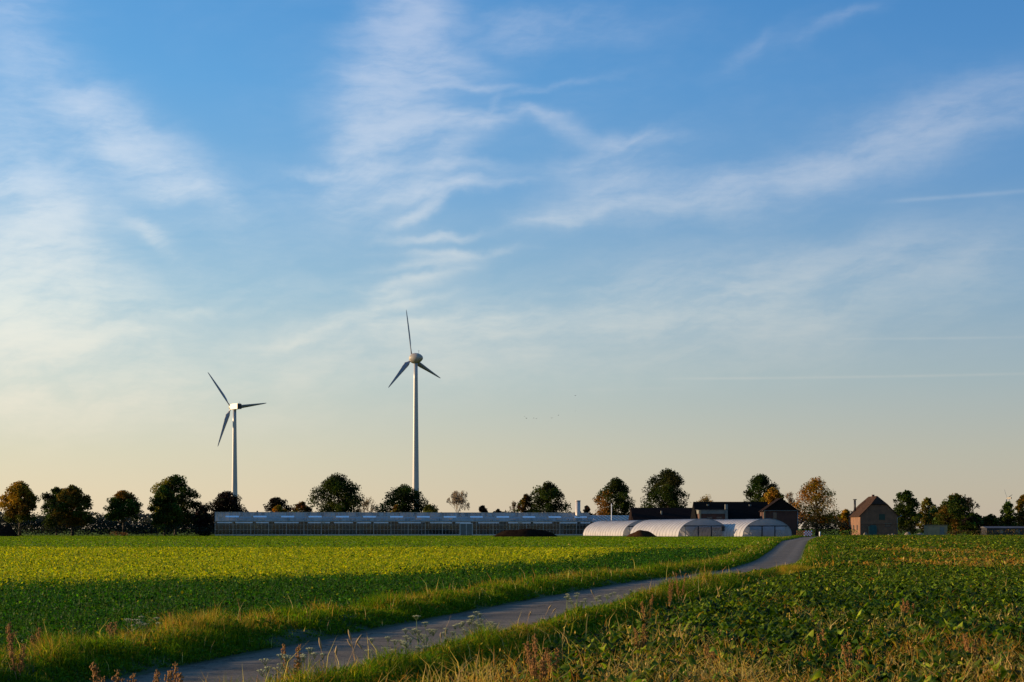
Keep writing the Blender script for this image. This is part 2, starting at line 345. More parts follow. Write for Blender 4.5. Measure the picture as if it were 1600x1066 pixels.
M = dict(
    slab=simple('sheet_roof', (.045, .045, .05), .7, .3, .8),
    bark=simple('bark', (.05, .038, .028), .9, .4, 3), twig=simple('pale_twig', (.17, .13, .085), .9, .3, 2),
    tower=simple('tower_paint', (.33, .32, .31), .35, .04, .3, spec=.5), blade=simple('blade_paint', (.2, .2, .22), .3, .05, .3, spec=.5),
    nacelle=simple('nacelle_paint', (.30, .26, .21), .4, .06, .5, spec=.4), dark=simple('dark_metal', (.02, .02, .025), .5, .2, 2),
    alu=simple('aluminium_frame', (.36, .36, .35), .4, .15, 2, metal=.5), white=simple('white_paint', (.7, .7, .7), .5, .08, 2),
    steel=simple('steel_flue', (.42, .37, .33), .45, .1, 2, metal=.15), soil=simple('heap_soil', (.014, .009, .006), 1.0, .45, 1.5, spec=.0, bump=.6),
    soil2=simple('brown_heap', (.04, .019, .009), 1.0, .4, 1.5, spec=.0, bump=.6),
    roof=simple('dark_tiles', (.007, .0065, .0065), 1.0, .35, 1.2, spec=.02, stretch=(1, 1, 6)), roof2=simple('slate_tiles', (.014, .009, .008), 1.0, .35, 1.2, spec=.02, stretch=(1, 1, 6)),
    roof3=simple('brown_tiles', (.038, .022, .015), 1.0, .35, 1.2, spec=.04, stretch=(1, 1, 6)),
    brick=brick('brick_red', (.085, .025, .012), (.06, .018, .010), (.06, .035, .022)), brick2=brick('brick_brown', (.19, .088, .044), (.135, .06, .032), (.13, .08, .045)),
    render=simple('grey_render', (.14, .14, .125), .9, .15, 1), window=simple('window_glass_dark', (.02, .024, .03), .15, .2, 1, spec=.6),
    green=simple('green_paint', (.01, .035, .025), .5, .15, 2), teal=simple('teal_tarp', (.012, .06, .06), .6, .25, 3),
    pipe=simple('zinc_pipe', (.25, .25, .25), .45, .1, 2, metal=.3), beige=simple('beige_panel', (.24, .18, .10), .7, .15, 1.5),
    leaf=leafmat('tree_leaf', .22, .7, .05), grass=leafmat('grass_blade', .4, .7, .04), crop=leafmat('crop_leaf', .35, .6, .07),
    gwall=glass('wall_glass', (.16, .2, .19), 1.45, .0, wash=.34, wcol=(.10, .135, .13)), groof=glass('roof_glass', (.45, .48, .48), 1.5, .04, .2, (.9, .84, .76), wash=.62, wcol=(.50, .46, .42)),
    vent=simple('white_vent', (.72, .74, .8), .4, .06, 2), shade=simple('shade_cloth', (.3, .27, .27), .8, .15, 1.5),
    film=film('white_film', (.62, .59, .59), .45), endfilm=film('clear_film', (.46, .46, .47), .6, .3), clear=film('thin_film', (.42, .42, .4), .5, .55),
    bird=simple('dark_feather', (.02, .02, .02), .7, .2, 5), umbel=simple('umbel_flowers', (.22, .23, .12), .8, .25, 40), stem=simple('weed_stem', (.10, .14, .04), .8, .3, 20),
    dry=simple('dry_seed', (.22, .10, .022), .9, .3, 30), drystem=simple('dry_stem', (.28, .19, .09), .9, .3, 20), red=simple('red_board', (.55, .05, .03), .5, .1, 5),
    orange=simple('orange_board', (.65, .25, .04), .5, .1, 5), stone=simple('pale_stone', (.15, .125, .09), .9, .2, 2))

def groundmat():
    m, q, p, o = mat('field_ground')
    geo = q.n('ShaderNodeNewGeometry'); sp = q.n('ShaderNodeSeparateXYZ'); q.put(sp.inputs[0], geo.outputs['Position'])
    n1 = q.noise(geo.outputs['Position'], .05, 6, .6).outputs[0]; n2 = q.noise(geo.outputs['Position'], 2.5, 6, .7).outputs[0]
    gcol = q.mix(q.rng(n1, .3, .7), (.055, .095, .002, 1), (.08, .12, .002, 1))
    soil = q.mix(q.rng(n2, .3, .7), (.010, .013, .004, 1), (.028, .022, .010, 1))
    near = q.rng(sp.outputs[1], 118, 128)
    c = q.mix(near, soil, q.mix(q.rng(n2, .6, .8), gcol, (.09, .075, .03, 1)))
    q.put(p.inputs['Base Color'], c); p.inputs['Roughness'].default_value = .95; p.inputs['Specular IOR Level'].default_value = .05
    b = q.n('ShaderNodeBump'); b.inputs['Strength'].default_value = .7; b.inputs['Distance'].default_value = .06
    q.put(b.inputs['Height'], n2); q.put(p.inputs['Normal'], b.outputs[0]); return m
def roadmat():
    m, q, p, o = mat('worn_asphalt')
    geo = q.n('ShaderNodeNewGeometry'); P_ = geo.outputs['Position']
    uv = q.n('ShaderNodeUVMap'); sp = q.n('ShaderNodeSeparateXYZ'); q.put(sp.inputs[0], uv.outputs[0]); t = sp.outputs[0]
    n1 = q.noise(P_, 22, 6, .75).outputs[0]; n2 = q.noise(P_, .5, 5, .6).outputs[0]; n3 = q.noise(P_, 3, 6, .7).outputs[0]
    c = q.mix(q.rng(n1, .3, .72), (.062, .048, .034, 1), (.165, .133, .098, 1))
    c = q.mix(q.rng(n2, .42, .66, 0, .7), c, (.052, .045, .038, 1))
    # two paler wheel tracks, dirt towards the edges
    d1 = q.m('ABSOLUTE', q.m('SUBTRACT', q.m('ABSOLUTE', q.m('SUBTRACT', t, .5)), .24))
    c = q.mix(q.m('MULTIPLY', q.rng(d1, .14, .02), q.rng(n3, .3, .7, .15, .55)), c, (.185, .152, .115, 1))
    ed = q.rng(q.m('ADD', q.m('ABSOLUTE', q.m('SUBTRACT', t, .5)), q.m('MULTIPLY', n3, .16)), .46, .56)
    c = q.mix(ed, c, (.05, .042, .02, 1))
    br = q.n('ShaderNodeTexVoronoi', feature='DISTANCE_TO_EDGE'); br.inputs['Scale'].default_value = .55
    wv = q.n('ShaderNodeVectorMath', operation='ADD'); q.put(wv.inputs[0], P_); q.put(wv.inputs[1], q.noise(P_, 1.6, 5, .7).outputs[1]); q.put(br.inputs['Vector'], wv.outputs[0])
    c = q.mix(q.rng(br.outputs[0], .022, .006, 0, .75), c, (.018, .015, .012, 1))
    q.put(p.inputs['Base Color'], c); p.inputs['Roughness'].default_value = .9; p.inputs['Specular IOR Level'].default_value = .15
    b = q.n('ShaderNodeBump'); b.inputs['Strength'].default_value = .6; b.inputs['Distance'].default_value = .02
    q.put(b.inputs['Height'], n1); q.put(p.inputs['Normal'], b.outputs[0]); return m
M['ground'] = groundmat(); M['road'] = roadmat()
M['verge'] = simple('verge_soil', (.022, .036, .004), .95, .4, 2.5, bump=.5)

# ------------------------------------------------------------------ ground, road, verges
gb = MB(); ys = [-40, 0, 60, 130, 250, 500, 1500, 9000]; xs = [-9000, -600, -100, 0, 100, 600, 9000]
gb.add([(x, y, 0) for y in ys for x in xs], [(j * 7 + i, j * 7 + i + 1, (j + 1) * 7 + i + 1, (j + 1) * 7 + i) for j in range(7) for i in range(6)])
tag(gb.build('ground', M['ground']), kind='structure')

RY = [0, 5, 18.5, 37, 50.8, 57, 66.5, 85, 123, 216, 308, 330, 365]
RX = [-9.4, -8.15, -4.7, 0.0, 3.7, 6.0, 9.3, 13.4, 20.6, 37.8, 57.8, 64, 80]
RW = [3, 3, 3, 3, 2.9, 2.7, 2.6, 2.6, 2.8, 3.9, 4.1, 4.2, 4.2]
ysm = np.linspace(0, 365, 366)
def sm_(a, it=3):
    b = np.interp(ysm, RY, a)
    for _ in range(it): b = np.convolve(np.pad(b, 3, 'edge'), np.ones(7) / 7, 'valid')
    return b
_xl, _w = sm_(RX), sm_(RW)
def xl(Y): return np.interp(Y, ysm, _xl)
def rw(Y): return np.interp(Y, ysm, _w)
def ribbon(name, prof, m, y0, y1, right=False):
    """prof: list of (offset, z); offsets from the left road edge (minus = further left) or from the right edge"""
    b = MB(); st = np.concatenate([np.arange(y0, min(y1, 80), .6), np.arange(80, y1, 3.0)]) if y0 < 80 else np.arange(y0, y1, 3.0)
    vs_ = []
    for y in st:
        e = xl(y) + (rw(y) if right else 0)
        for i, (o_, z) in enumerate(prof):
            wz = 0.0 if i in (0, len(prof) - 1) else .05 * math.sin(y * .9 + i) * math.sin(y * .37 + 2 * i)
            vs_.append((e + o_ + (.06 * math.sin(y * 1.3 + i * 2) if i != 0 else .05 * math.sin(y * 2.1)), y, z + (wz if z > .04 else 0)))
    n = len(prof)
    b.add(vs_, [(j * n + i, j * n + i + 1, (j + 1) * n + i + 1, (j + 1) * n + i) for j in range(len(st) - 1) for i in range(n - 1)], True)
    return b.build(name, m)
b = MB(); st = np.concatenate([np.arange(0, 80, .6), np.arange(80, 366, 3.0)]); vs_ = []
for y in st:
    for t, z in ((0, .02), (.5, .05), (1, .02)): vs_.append((xl(y) + rw(y) * t, y, z))
b.add(vs_, [(j * 3 + i, j * 3 + i + 1, (j + 1) * 3 + i + 1, (j + 1) * 3 + i) for j in range(len(st) - 1) for i in range(2)], True)
ro_ = b.build('road', M['road']); tag(ro_, kind='structure')
ul = ro_.data.uv_layers.new(name='UVMap'); vi = np.zeros(len(ro_.data.loops), int); ro_.data.loops.foreach_get('vertex_index', vi)
ul.data.foreach_set('uv', np.c_[(vi % 3) / 2.0, (vi // 3) * .1].astype(np.float32).ravel())
tag(ribbon('verge', [(.12, .024), (-.25, .1), (-.8, .19), (-1.3, .1), (-1.9, -.01)], M['verge'], 0, 340), kind='structure')
tag(ribbon('verge', [(-.12, .024), (.2, .08), (.7, .21), (1.05, .07), (1.5, -.01)], M['verge'], 0, 340, True), kind='structure')

def scatter(y0, y1, dens, left, margin=1.0):
    """random ground points in the wedge the camera sees, left of the left verge or right of the right verge"""
    wmax = .36 * y1 * margin + 3
    n = int(dens * (y1 - y0) * wmax * 2); x = R.uniform(-wmax, wmax, n); y = R.uniform(y0, y1, n)
    k_ = np.abs(x) < .36 * y * margin + 2
    k_ &= (x < xl(y) - 1.35) if left else (x > xl(y) + rw(y) + 1.15)
    return x[k_], y[k_]
def vnoise(x, y, s, seed=0):
    r = np.random.default_rng(seed); p = r.uniform(0, 6.28, (6, 3)); k_ = r.normal(0, 1, (6, 2)) / s; o_ = 0
    for i in range(6): o_ = o_ + np.sin(x * k_[i, 0] * 2.2 + y * k_[i, 1] * 2.2 + p[i, 0])
    return o_ / 6 * 1.7

# ---- left: short green sward beyond, crop painted yellow for sun, dark green for shade
YB = 123.0
def left_crop():
    npm = NP()
    x, y = scatter(127, 388, 2.8, True, 1.05); k_ = (y < 340) | (x < 10); x, y = x[k_], y[k_]; c = np.c_[x, y, np.zeros(len(x))]
    col = pal(len(x), [(.070, .125, .002), (.10, .155, .002), (.05, .095, .002), (.32, .27, .05), (.16, .12, .02)], [5, 5, 2, .25, .3], .2)
    hh = R.uniform(.04, .13, len(x)); blade(npm, c, hh, R.uniform(.12, .35, len(x)), R.uniform(0, .6, len(x)), col, 1)
    tag(npm.build('meadow_grass', M['grass']), 'short bright green sward in front of the greenhouse', 'grass', kind='stuff')
    npm = NP(); npd = NP()
    for (y0, y1, dn, ls) in ((14, 30, 420, .046), (30, 50, 300, .060), (50, 80, 170, .078), (80, YB + 3, 85, .105)):
        x, y = scatter(y0, y1, dn, True, 1.08)
        # shadow edge across the crop, painted as a change of leaf colour
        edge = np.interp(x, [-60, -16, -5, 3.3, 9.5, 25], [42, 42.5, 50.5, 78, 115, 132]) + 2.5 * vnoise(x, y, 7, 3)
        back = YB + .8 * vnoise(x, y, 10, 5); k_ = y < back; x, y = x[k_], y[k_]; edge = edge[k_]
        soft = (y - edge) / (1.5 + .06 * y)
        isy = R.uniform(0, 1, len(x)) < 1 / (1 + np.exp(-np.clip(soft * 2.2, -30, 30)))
        hm = .30 + .08 * vnoise(x, y, 1.6, 8) + .08 * vnoise(x, y, .45, 9) - .06 * (np.sin(x * 9 + 2) > .6)
        z = hm * (R.uniform(0, 1, len(x)) ** .45)
        c = np.c_[x, y, z]; ln = ls * R.uniform(.6, 1.6, len(x)); wd = ln * R.uniform(.45, .8, len(x)); tl = R.normal(.25, .55, len(x))
        cy = pal(len(x), [(.26, .28, .002), (.42, .39, .003), (.11, .19, .002), (.52, .43, .004), (.02, .055, .002)], [4, 4, 2.2, 1.8, 1.2], .2)
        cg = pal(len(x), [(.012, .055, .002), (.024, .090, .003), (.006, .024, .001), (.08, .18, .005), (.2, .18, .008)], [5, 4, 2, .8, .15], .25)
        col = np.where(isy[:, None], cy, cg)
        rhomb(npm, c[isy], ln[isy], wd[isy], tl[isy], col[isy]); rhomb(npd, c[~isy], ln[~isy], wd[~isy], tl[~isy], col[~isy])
        # upright stems
        m_ = R.uniform(0, 1, len(x)) < .18
        cb = np.c_[x[m_], y[m_], np.zeros(m_.sum())]; hh = hm[m_] * R.uniform(.8, 1.45, m_.sum())
        cc = np.where(isy[m_][:, None], pal(m_.sum(), [(.28, .27, .03), (.14, .2, .02)], [1, 1]), pal(m_.sum(), [(.035, .085, .008), (.07, .10, .012)], [3, 1]))
        for tgt, kk in ((npm, isy[m_]), (npd, ~isy[m_])):
            blade(tgt, cb[kk], hh[kk], np.full(kk.sum(), ls * .22), R.uniform(0, .5, kk.sum()), cc[kk])
    tag(npm.build('sunlit_tone_crop', M['crop']), 'strip of crop across the left field with sunlight put into its yellow colours', 'crop', kind='stuff')
    tag(npd.build('shade_tone_crop', M['crop']), 'leafy crop between the yellow strip and the road verge with shade put into its dark green colours', 'crop', kind='stuff')
left_crop()

# ---- verge grass both sides
def verge_grass():
    npm = NP()
    for (y0, y1, dn, w, hs) in ((12, 24, 1500, .006, 1.0), (24, 40, 900, .010, 1.0), (40, 70, 420, .017, .95), (70, 130, 150, .032, .9), (130, 335, 36, .08, .85)):
        for side in (0, 1):
            wd = 1.9 if side == 0 else 1.55
            n = int(dn * (y1 - y0) * wd); y = R.uniform(y0, y1, n); t = R.uniform(0, 1, n)
            if side == 0:
                t = t ** 1.25; x = xl(y) + .06 - t * wd; ground = .17 * np.sin(np.clip(t, 0, 1) * np.pi); prof = .10 + .16 * np.clip(t * 1.9, 0, 1)
                brown = (vnoise(x, y, 2.2, 21) > -.15) * np.clip((t - .25) * 2.4, 0, 1) * 1.35
            else:
                x = xl(y) + rw(y) + .02 + t * wd; ground = np.interp(t * 1.55, [0, .2, .7, 1.1, 1.5], [.03, .09, .21, .08, 0]); prof = .08 + .18 * np.clip(t * 3.2, 0, 1) * np.where(t > .62, .8, 1.0)
                prof = prof * np.interp(y, [0, 12, 19, 24, 31, 36, 45, 54, 66, 90, 330], [1.05, 1.0, .95, .7, .55, 1.2, 1.1, .5, .55, .8, .9])
                brown = ((vnoise(x, y, 2.4, 22) > .1) * .6 + .25) * np.where(t > .6, .35, 1)
            k_ = np.abs(x) < .36 * y + 2; x, y, t, ground, prof, brown = x[k_], y[k_], t[k_], ground[k_], prof[k_], brown[k_]; n = len(x)
            clump = np.clip(1 + .5 * vnoise(x, y, .35, 31 + side) + .45 * vnoise(x, y, 1.1, 35 + side), .3, 2.1)
            h = prof * hs * clump * R.uniform(.55, 1.25, n)
            far = y > 80
            cg = pal(n, [(.060, .115, .002), (.11, .165, .003), (.022, .055, .002), (.22, .22, .008)], [4, 4, 2, 1], .22)
            cb = pal(n, [(.32, .19, .03), (.26, .115, .018), (.24, .2, .022), (.36, .25, .07)], [3, 2, 3, 1.5], .22)
            col = np.where((R.uniform(0, 1, n) < brown * .62)[:, None], cb, cg)
            blade(npm, np.c_[x, y, ground - .02], h, np.full(n, w) * R.uniform(.6, 1.6, n), R.uniform(.05, .75, n), col, 2 if y0 < 40 else 1)
            # broad leaves of herbs in the sward
            m_ = R.uniform(0, 1, n) < .26; q_ = m_.sum()
            rhomb(npm, np.c_[x[m_], y[m_], ground[m_] + prof[m_] * clump[m_] * R.uniform(.2, .75, q_)], np.full(q_, .035 + w * 3.2) * R.uniform(.6, 1.7, q_), np.full(q_, .022 + w * 1.8), R.normal(.3, .5, q_),
                  pal(q_, [(.045, .10, .007), (.075, .14, .008), (.2, .14, .014)], [4, 3, .8]))
            # taller dry stalks
            m_ = R.uniform(0, 1, n) < (.005 if side else .004); q_ = m_.sum()
            blade(npm, np.c_[x[m_], y[m_], ground[m_]], h[m_] * R.uniform(1.4, 2.0, q_), np.full(q_, w * 1.1), R.uniform(.1, .5, q_), pal(q_, [(.5, .38, .17), (.4, .2, .07)], [2, 1.3]))
    # a tongue of grass reaching from the bend into the right hand field
    n = 9000; y = R.uniform(55.5, 61.5, n); q0 = R.uniform(0, 1, n); x = xl(y) + rw(y) + 1.0 + q0 * (3.6 + .5 * vnoise(y, y, 1, 77))
    hh = (.34 - .16 * q0) * np.clip(1 + .5 * vnoise(x, y, .6, 78), .3, 1.8) * np.exp(-((y - 58.5) / 2.6) ** 2)
    blade(npm, np.c_[x, y, np.full(n, .04)], hh, np.full(n, .02), R.uniform(.1, .7, n), pal(n, [(.2, .2, .01), (.34, .2, .03), (.12, .16, .005), (.3, .14, .02)], [3, 3, 2, 1.5], .2), 1)
    tag(npm.build('verge_grass', M['grass']), 'rough green and straw coloured grass lining both sides of the road', 'grass', kind='stuff')
verge_grass()

# ---- right: beet field with dry weeds
def beet():
    npm = NP()
    gc = [(.036, .064, .003), (.075, .115, .004), (.010, .021, .002), (.22, .26, .018), (.30, .21, .015)]
    def weedy(x, y):
        a = np.clip(vnoise(x, y / np.clip(y / 14, 1, 6), 2.2, 41) * 1.2 + vnoise(x, y, .8, 44) * .5, -1, 1.6)
        near = np.interp(y, [14, 20, 32, 40], [.8, .3, -.12, -.42])
        strip = 1.6 * np.exp(-((y - 66 - (x - 14) * .2 - 8 * vnoise(x, y, 2.2, 47)) / 12) ** 2) * np.exp(-((x - 16) / 6.5) ** 2) * np.clip(.05 + 1.0 * vnoise(x, y / 5, 1.5, 48), 0, .85) + .7 * np.exp(-((y - 110) / 30) ** 2) * np.exp(-((x - 29) / 4) ** 2)
        return a * .6 + near + strip
    x, y = scatter(11, 36, 19, False, 1.06); x = x + 0; n = len(x); K = 9
    x = np.repeat(x, K); y = np.repeat(y, K); th = np.tile(np.linspace(0, 2 * np.pi, K, endpoint=False), n) + np.repeat(R.uniform(0, 6, n), K) + R.normal(0, .3, n * K)
    ps = np.repeat(R.uniform(.7, 1.25, n), K); N = n * K
    low = np.clip((x - xl(y) - rw(y) - 1.1) / 1.7, .12, 1); ln = R.uniform(.06, .15, N) * ps; bz = R.uniform(.06, .31, N) * ps * low
    base = np.c_[x + np.cos(th) * .03, y + np.sin(th) * .03, bz]
    bigleaf(npm, base, ln, ln * R.uniform(.6, .9, N), th, R.uniform(.1, .95, N), pal(N, gc, [5, 5, 2, 1.3, .18], .22))
    for (y0, y1, dn, ls) in ((36, 62, 190, .10), (62, 110, 80, .15), (110, 200, 28, .25), (200, 335, 11, .38)):
        x, y = scatter(y0, y1, dn, False, 1.06); n = len(x)
        low = np.clip((x - xl(y) - rw(y) - 1.1) / 1.7, .15, 1); z = (.34 * R.uniform(0, 1, n) ** .5 + .04 * vnoise(x, y, 1.0, 51)) * low; ln = ls * R.uniform(.6, 1.4, n)
        rhomb(npm, np.c_[x, y, z], ln, ln * R.uniform(.45, .8, n), R.normal(.3, .5, n), pal(n, gc, [5, 5, 2, 1.2, .2], .25))
    tag(npm.build('beet_crop', M['crop']), 'dark green root crop filling the field on the right', 'crop', kind='stuff')
    npm = NP()
    for (y0, y1, dn, w) in ((11, 20, 420, .008), (20, 36, 260, .011), (36, 62, 70, .02), (62, 110, 26, .035), (110, 335, 3, .08)):
        x, y = scatter(y0, y1, dn, False, 1.06); wv = weedy(x, y) * np.clip((x - xl(y) - rw(y) - 1.3) / 1.5, 0, 1)
        k_ = R.uniform(0, 1, len(x)) < np.clip(wv, .025, 1) ** 1.3; x, y = x[k_], y[k_]; n = len(x)
        ox = (vnoise(x, y, 3, 61) > 0) | (y > 45)
        c1 = pal(n, [(.42, .29, .10), (.34, .22, .07), (.24, .2, .04)], [3, 2, 1], .2); c2 = pal(n, [(.26, .115, .02), (.34, .17, .03), (.22, .15, .02)], [3, 2, 1], .2)
        col = np.where((ox & (R.uniform(0, 1, n) < .75))[:, None], c2, c1)
        blade(npm, np.c_[x, y, np.full(n, .05)], R.uniform(.22, .52, n), np.full(n, w) * R.uniform(.6, 2.0, n), R.uniform(.1, 1.0, n), col)
        q_ = n // 2
        rhomb(npm, np.c_[x[:q_] + R.normal(0, .04, q_), y[:q_] + R.normal(0, .04, q_), R.uniform(.2, .46, q_)], np.full(q_, w * 5) * R.uniform(.6, 1.5, q_), np.full(q_, w * 2.2), R.normal(.6, .5, q_), col[:q_])
    tag(npm.build('dry_weeds', M['grass']), 'straw and rust coloured dead weeds standing among the crop on the right', 'weeds', kind='stuff')
beet()

# ------------------------------------------------------------------ trees
def oak_crown(w, h, zb, n, cols, wts, leafs=.42, clumps=34, patch=None, dome=False):
    """crown as clumps of leaf sprays inside an uneven rounded envelope"""
    npm = NP(); cs = []; ch = h - zb; order = R.permutation(clumps); tm = .22 if dome else .36; ph = R.uniform(0, 6.28, 4)
    for i in range(clumps):
        t = ((order[i] + R.uniform(0, 1)) / clumps) ** (.95 if dome else 1.0)
        if t < tm: env = (.80 if dome else .66) + (.20 if dome else .34) * math.sin(t / tm * math.pi / 2)
        else: env = math.sqrt(max(0, 1 - ((t - tm) / (1 - tm)) ** (2.0 if dome else 2.3)))
        a = i * 2.39996 + R.uniform(-.4, .4)
        cr = min(w, ch * 1.2) * R.uniform(.075, .13)
        un = 1 + (.06 if dome else .16) * math.sin(a * 2 + ph[0] + t * 3) + (.04 if dome else .13) * math.sin(a * 3 + ph[1] - t * 7)
        rr = max(0, env * un * w * .5 - cr * .8) * R.uniform(0, 1) ** .45
        z = zb + cr * .6 + t * (ch - cr * 1.5); cs.append((rr * math.cos(a), rr * math.sin(a), z, cr))
    cs = np.array(cs); per = max(14, n // clumps); m_ = np.mean(cs[:, 3])
    for (x, y, z, cr) in cs:
        k_ = int(per * (cr / m_) ** 2 * R.uniform(.7, 1.2)); d = R.normal(0, 1, (k_, 3)); d /= np.linalg.norm(d, axis=1)[:, None]
        rad = cr * R.uniform(.1, 1.2, k_) ** .6; p = d * rad[:, None] * np.array([[1.15, 1.15, .85]]) + np.array([[x, y, z]])
        base = pal(1, cols, wts, .25)[0]
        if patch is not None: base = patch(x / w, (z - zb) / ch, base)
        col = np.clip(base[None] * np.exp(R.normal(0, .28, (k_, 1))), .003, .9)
        ln = leafs * R.uniform(.45, 1.3, k_); rhomb(npm, p, ln, ln * .75, R.normal(0, .9, k_), col)
    return npm, cs
def trunk_mb(h, zb, cs, tr, twigs=True):
    b = MB(); top = zb + (h - zb) * .55
    b.tube([(0, 0, -.1), (.05, 0, zb * .5), (0, .05, zb + .3), (.1, 0, top)], [tr * 1.35, tr, tr * .85, tr * .3], 7)
    for (x, y, z, cr) in cs[::4]:
        z0 = max(zb * .85, min(z - math.hypot(x, y) * .7, top - .4)); s_ = Vector((0, 0, z0)); e = Vector((x, y, z))
        mid = s_.lerp(e, .5) + Vector((0, 0, -.06 * (e - s_).length))
        b.tube([s_, mid, e], [tr * .36, tr * .22, tr * .07], 5)
    return b
def back(px, Y): return Y + 40 if 330 < px < 1230 and Y > 395 else Y
def tree(px, ptop, wpx, Y, label, cols, wts=None, zb=.2, dens=1.0, kind='oak', leafs=.52, name='broadleaf_tree', cat='tree', group=None, patch=None, clumps=90, base=None, mt='leaf'):
    Y = back(px, Y); h = Z_(ptop, Y) ; w = wpx * 1.04 * Y / F; X = X_(px, Y); zb *= (1.15 if kind == 'dome' else .8); wts = wts or [1] * len(cols)
    t = empty(name, (X, Y, 0), label, cat, group)
    n = int(9500 * dens * (w * h / 130) ** .85) + 300
    npm, cs = oak_crown(w, h, h * zb, n, cols, wts, leafs=leafs, clumps=clumps, patch=patch, dome=(kind == 'dome'))
    npm.build('crown', M[mt], t)
    trunk_mb(h, h * zb, cs, max(.08, w * .03)).build('trunk', M['bark'], t)
    return t
def bare(px, ptop, wpx, Y, label, zb=.15, name='bare_tree', depth=5, leafy=0, cols=None, mt='twig', seed=1):
    Y = back(px, Y); h = Z_(ptop, Y); w = wpx * Y / F; t = empty(name, (X_(px, Y), Y, 0), label, 'tree'); rr = random.Random(seed)
    b = MB(); tips = []
    segs = []
    def grow(p, d, L, r, k_):
        e = p + d * L; segs.append((p, e, r, r * .68))
        tips.append(e)
        if k_ == 0: return
        for i in range(3 if k_ > 1 else 4):
            a = rr.uniform(0, 6.28); sp = rr.uniform(.35, .75)
            ax = d.orthogonal().normalized(); ax.rotate(Matrix.Rotation(a, 3, d)); nd = (d * math.cos(sp) + ax * math.sin(sp) + Vector((0, 0, .12))).normalized()
            grow(e, nd, L * rr.uniform(.62, .85), r * .6, k_ - 1)
    grow(Vector((0, 0, 0)), Vector((0, 0, 1)), 1.0, .05, depth)
    mx = max(max(abs(q_.x), abs(q_.y)) for q_ in tips); mz = max(q_.z for q_ in tips)
    S = lambda q_: Vector((q_.x / mx * w / 2, q_.y / mx * w / 2, q_.z / mz * h))
    for (p, e, r0, r1) in segs: b.tube([S(p), S(e)], [max(.035, r0 * h / mz), max(.03, r1 * h / mz)], 3 if r0 < .02 else 5, cap=False)
    if leafy:
        npm = NP(); T = np.array([S(q_)[:] for q_ in tips if q_.z > mz * .3]); T = np.repeat(T, leafy, axis=0); n = len(T)
        T = T + R.normal(0, w * .028, (n, 3)); ln = .32 * R.uniform(.5, 1.4, n)
        rhomb(npm, T, ln, ln * .7, R.normal(0, .8, n), pal(n, cols, [1] * len(cols), .25)); npm.build('crown', M['leaf'], t)
    b.build('trunk', M[mt], t); return t

DG = [(.020, .034, .005), (.036, .048, .006), (.013, .020, .004)]              # dark oak green
BG = [(.085, .060, .008), (.050, .058, .008), (.105, .058, .008)]               # turning brown-green
GO = [(.32, .15, .010), (.25, .125, .010), (.17, .12, .010)]                     # golden
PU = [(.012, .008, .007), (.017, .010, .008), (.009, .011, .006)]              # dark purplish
GR = [(.034, .055, .007), (.052, .070, .008), (.022, .036, .005)]
RU = [(.055, .02, .007), (.035, .016, .007)]
def lerpc(base, c, t): return base * (1 - t) + np.array(c) * t
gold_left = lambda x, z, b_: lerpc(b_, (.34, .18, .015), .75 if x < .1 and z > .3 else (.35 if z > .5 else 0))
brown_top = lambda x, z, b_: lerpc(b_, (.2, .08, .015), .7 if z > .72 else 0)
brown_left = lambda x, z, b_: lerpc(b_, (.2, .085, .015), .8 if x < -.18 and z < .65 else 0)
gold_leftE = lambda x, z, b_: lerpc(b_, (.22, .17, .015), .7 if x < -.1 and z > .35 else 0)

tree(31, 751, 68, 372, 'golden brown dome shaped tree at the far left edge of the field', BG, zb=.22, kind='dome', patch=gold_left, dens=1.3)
tree(88, 760, 50, 420, 'dark ragged tree half hidden behind a brownish dome tree on the left', DG, zb=.1)
tree(113, 757, 66, 375, 'brown green dome tree, second big crown from the left', BG, zb=.15, kind='dome', dens=1.3)
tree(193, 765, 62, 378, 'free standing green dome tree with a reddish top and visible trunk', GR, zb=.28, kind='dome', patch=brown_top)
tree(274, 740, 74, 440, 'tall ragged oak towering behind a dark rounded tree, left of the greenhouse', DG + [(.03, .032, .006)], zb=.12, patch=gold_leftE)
tree(257, 757, 54, 380, 'dark green rounded tree in front of the tall ragged oak', GR, zb=.08, kind='dome', dens=1.4)
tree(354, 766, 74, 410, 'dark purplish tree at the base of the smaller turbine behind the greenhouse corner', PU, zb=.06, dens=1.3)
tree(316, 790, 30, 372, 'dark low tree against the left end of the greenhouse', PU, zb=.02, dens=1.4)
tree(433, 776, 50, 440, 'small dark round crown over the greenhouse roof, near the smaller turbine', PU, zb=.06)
tree(435, 789, 30, 425, 'golden bush in front of a small dark round crown', GO, zb=.02, name='shrub', cat='shrub')
tree(472, 783, 40, 430, 'rust and gold bush beside the big oak over the greenhouse roof', BG + RU, zb=.02, name='shrub', cat='shrub')
tree(529, 738, 92, 420, 'large dark oak rising behind the middle of the greenhouse', DG, zb=.16, dens=1.05, clumps=111)
bare(578, 777, 40, 430, 'pale leafless shrub between two dark oaks behind the greenhouse', name='bare_shrub', leafy=2, cols=[(.2, .13, .05)], seed=3)
tree(632, 756, 80, 415, 'broad dark oak standing at the foot of the tallest turbine', DG, zb=.16, clumps=111)
tree(619, 789, 24, 400, 'small rust coloured bush under the oak at the tallest turbine', RU + GO, zb=.02, name='shrub', cat='shrub')
tree(672, 788, 42, 405, 'yellow green bush right of the oak at the tallest turbine', BG + [(.10, .10, .02)], zb=.02, name='shrub', cat='shrub')
bare(715, 766, 46, 420, 'pale bare rounded tree alone above the greenhouse roof', depth=7, seed=5)
tree(754, 789, 24, 420, 'small dark pointed bush right of the bare tree', RU + PU, zb=.02, kind='dome', name='shrub', cat='shrub')
tree(778, 795, 24, 430, 'low dark brush just showing over the greenhouse roof', PU, zb=.02, name='shrub', cat='shrub')
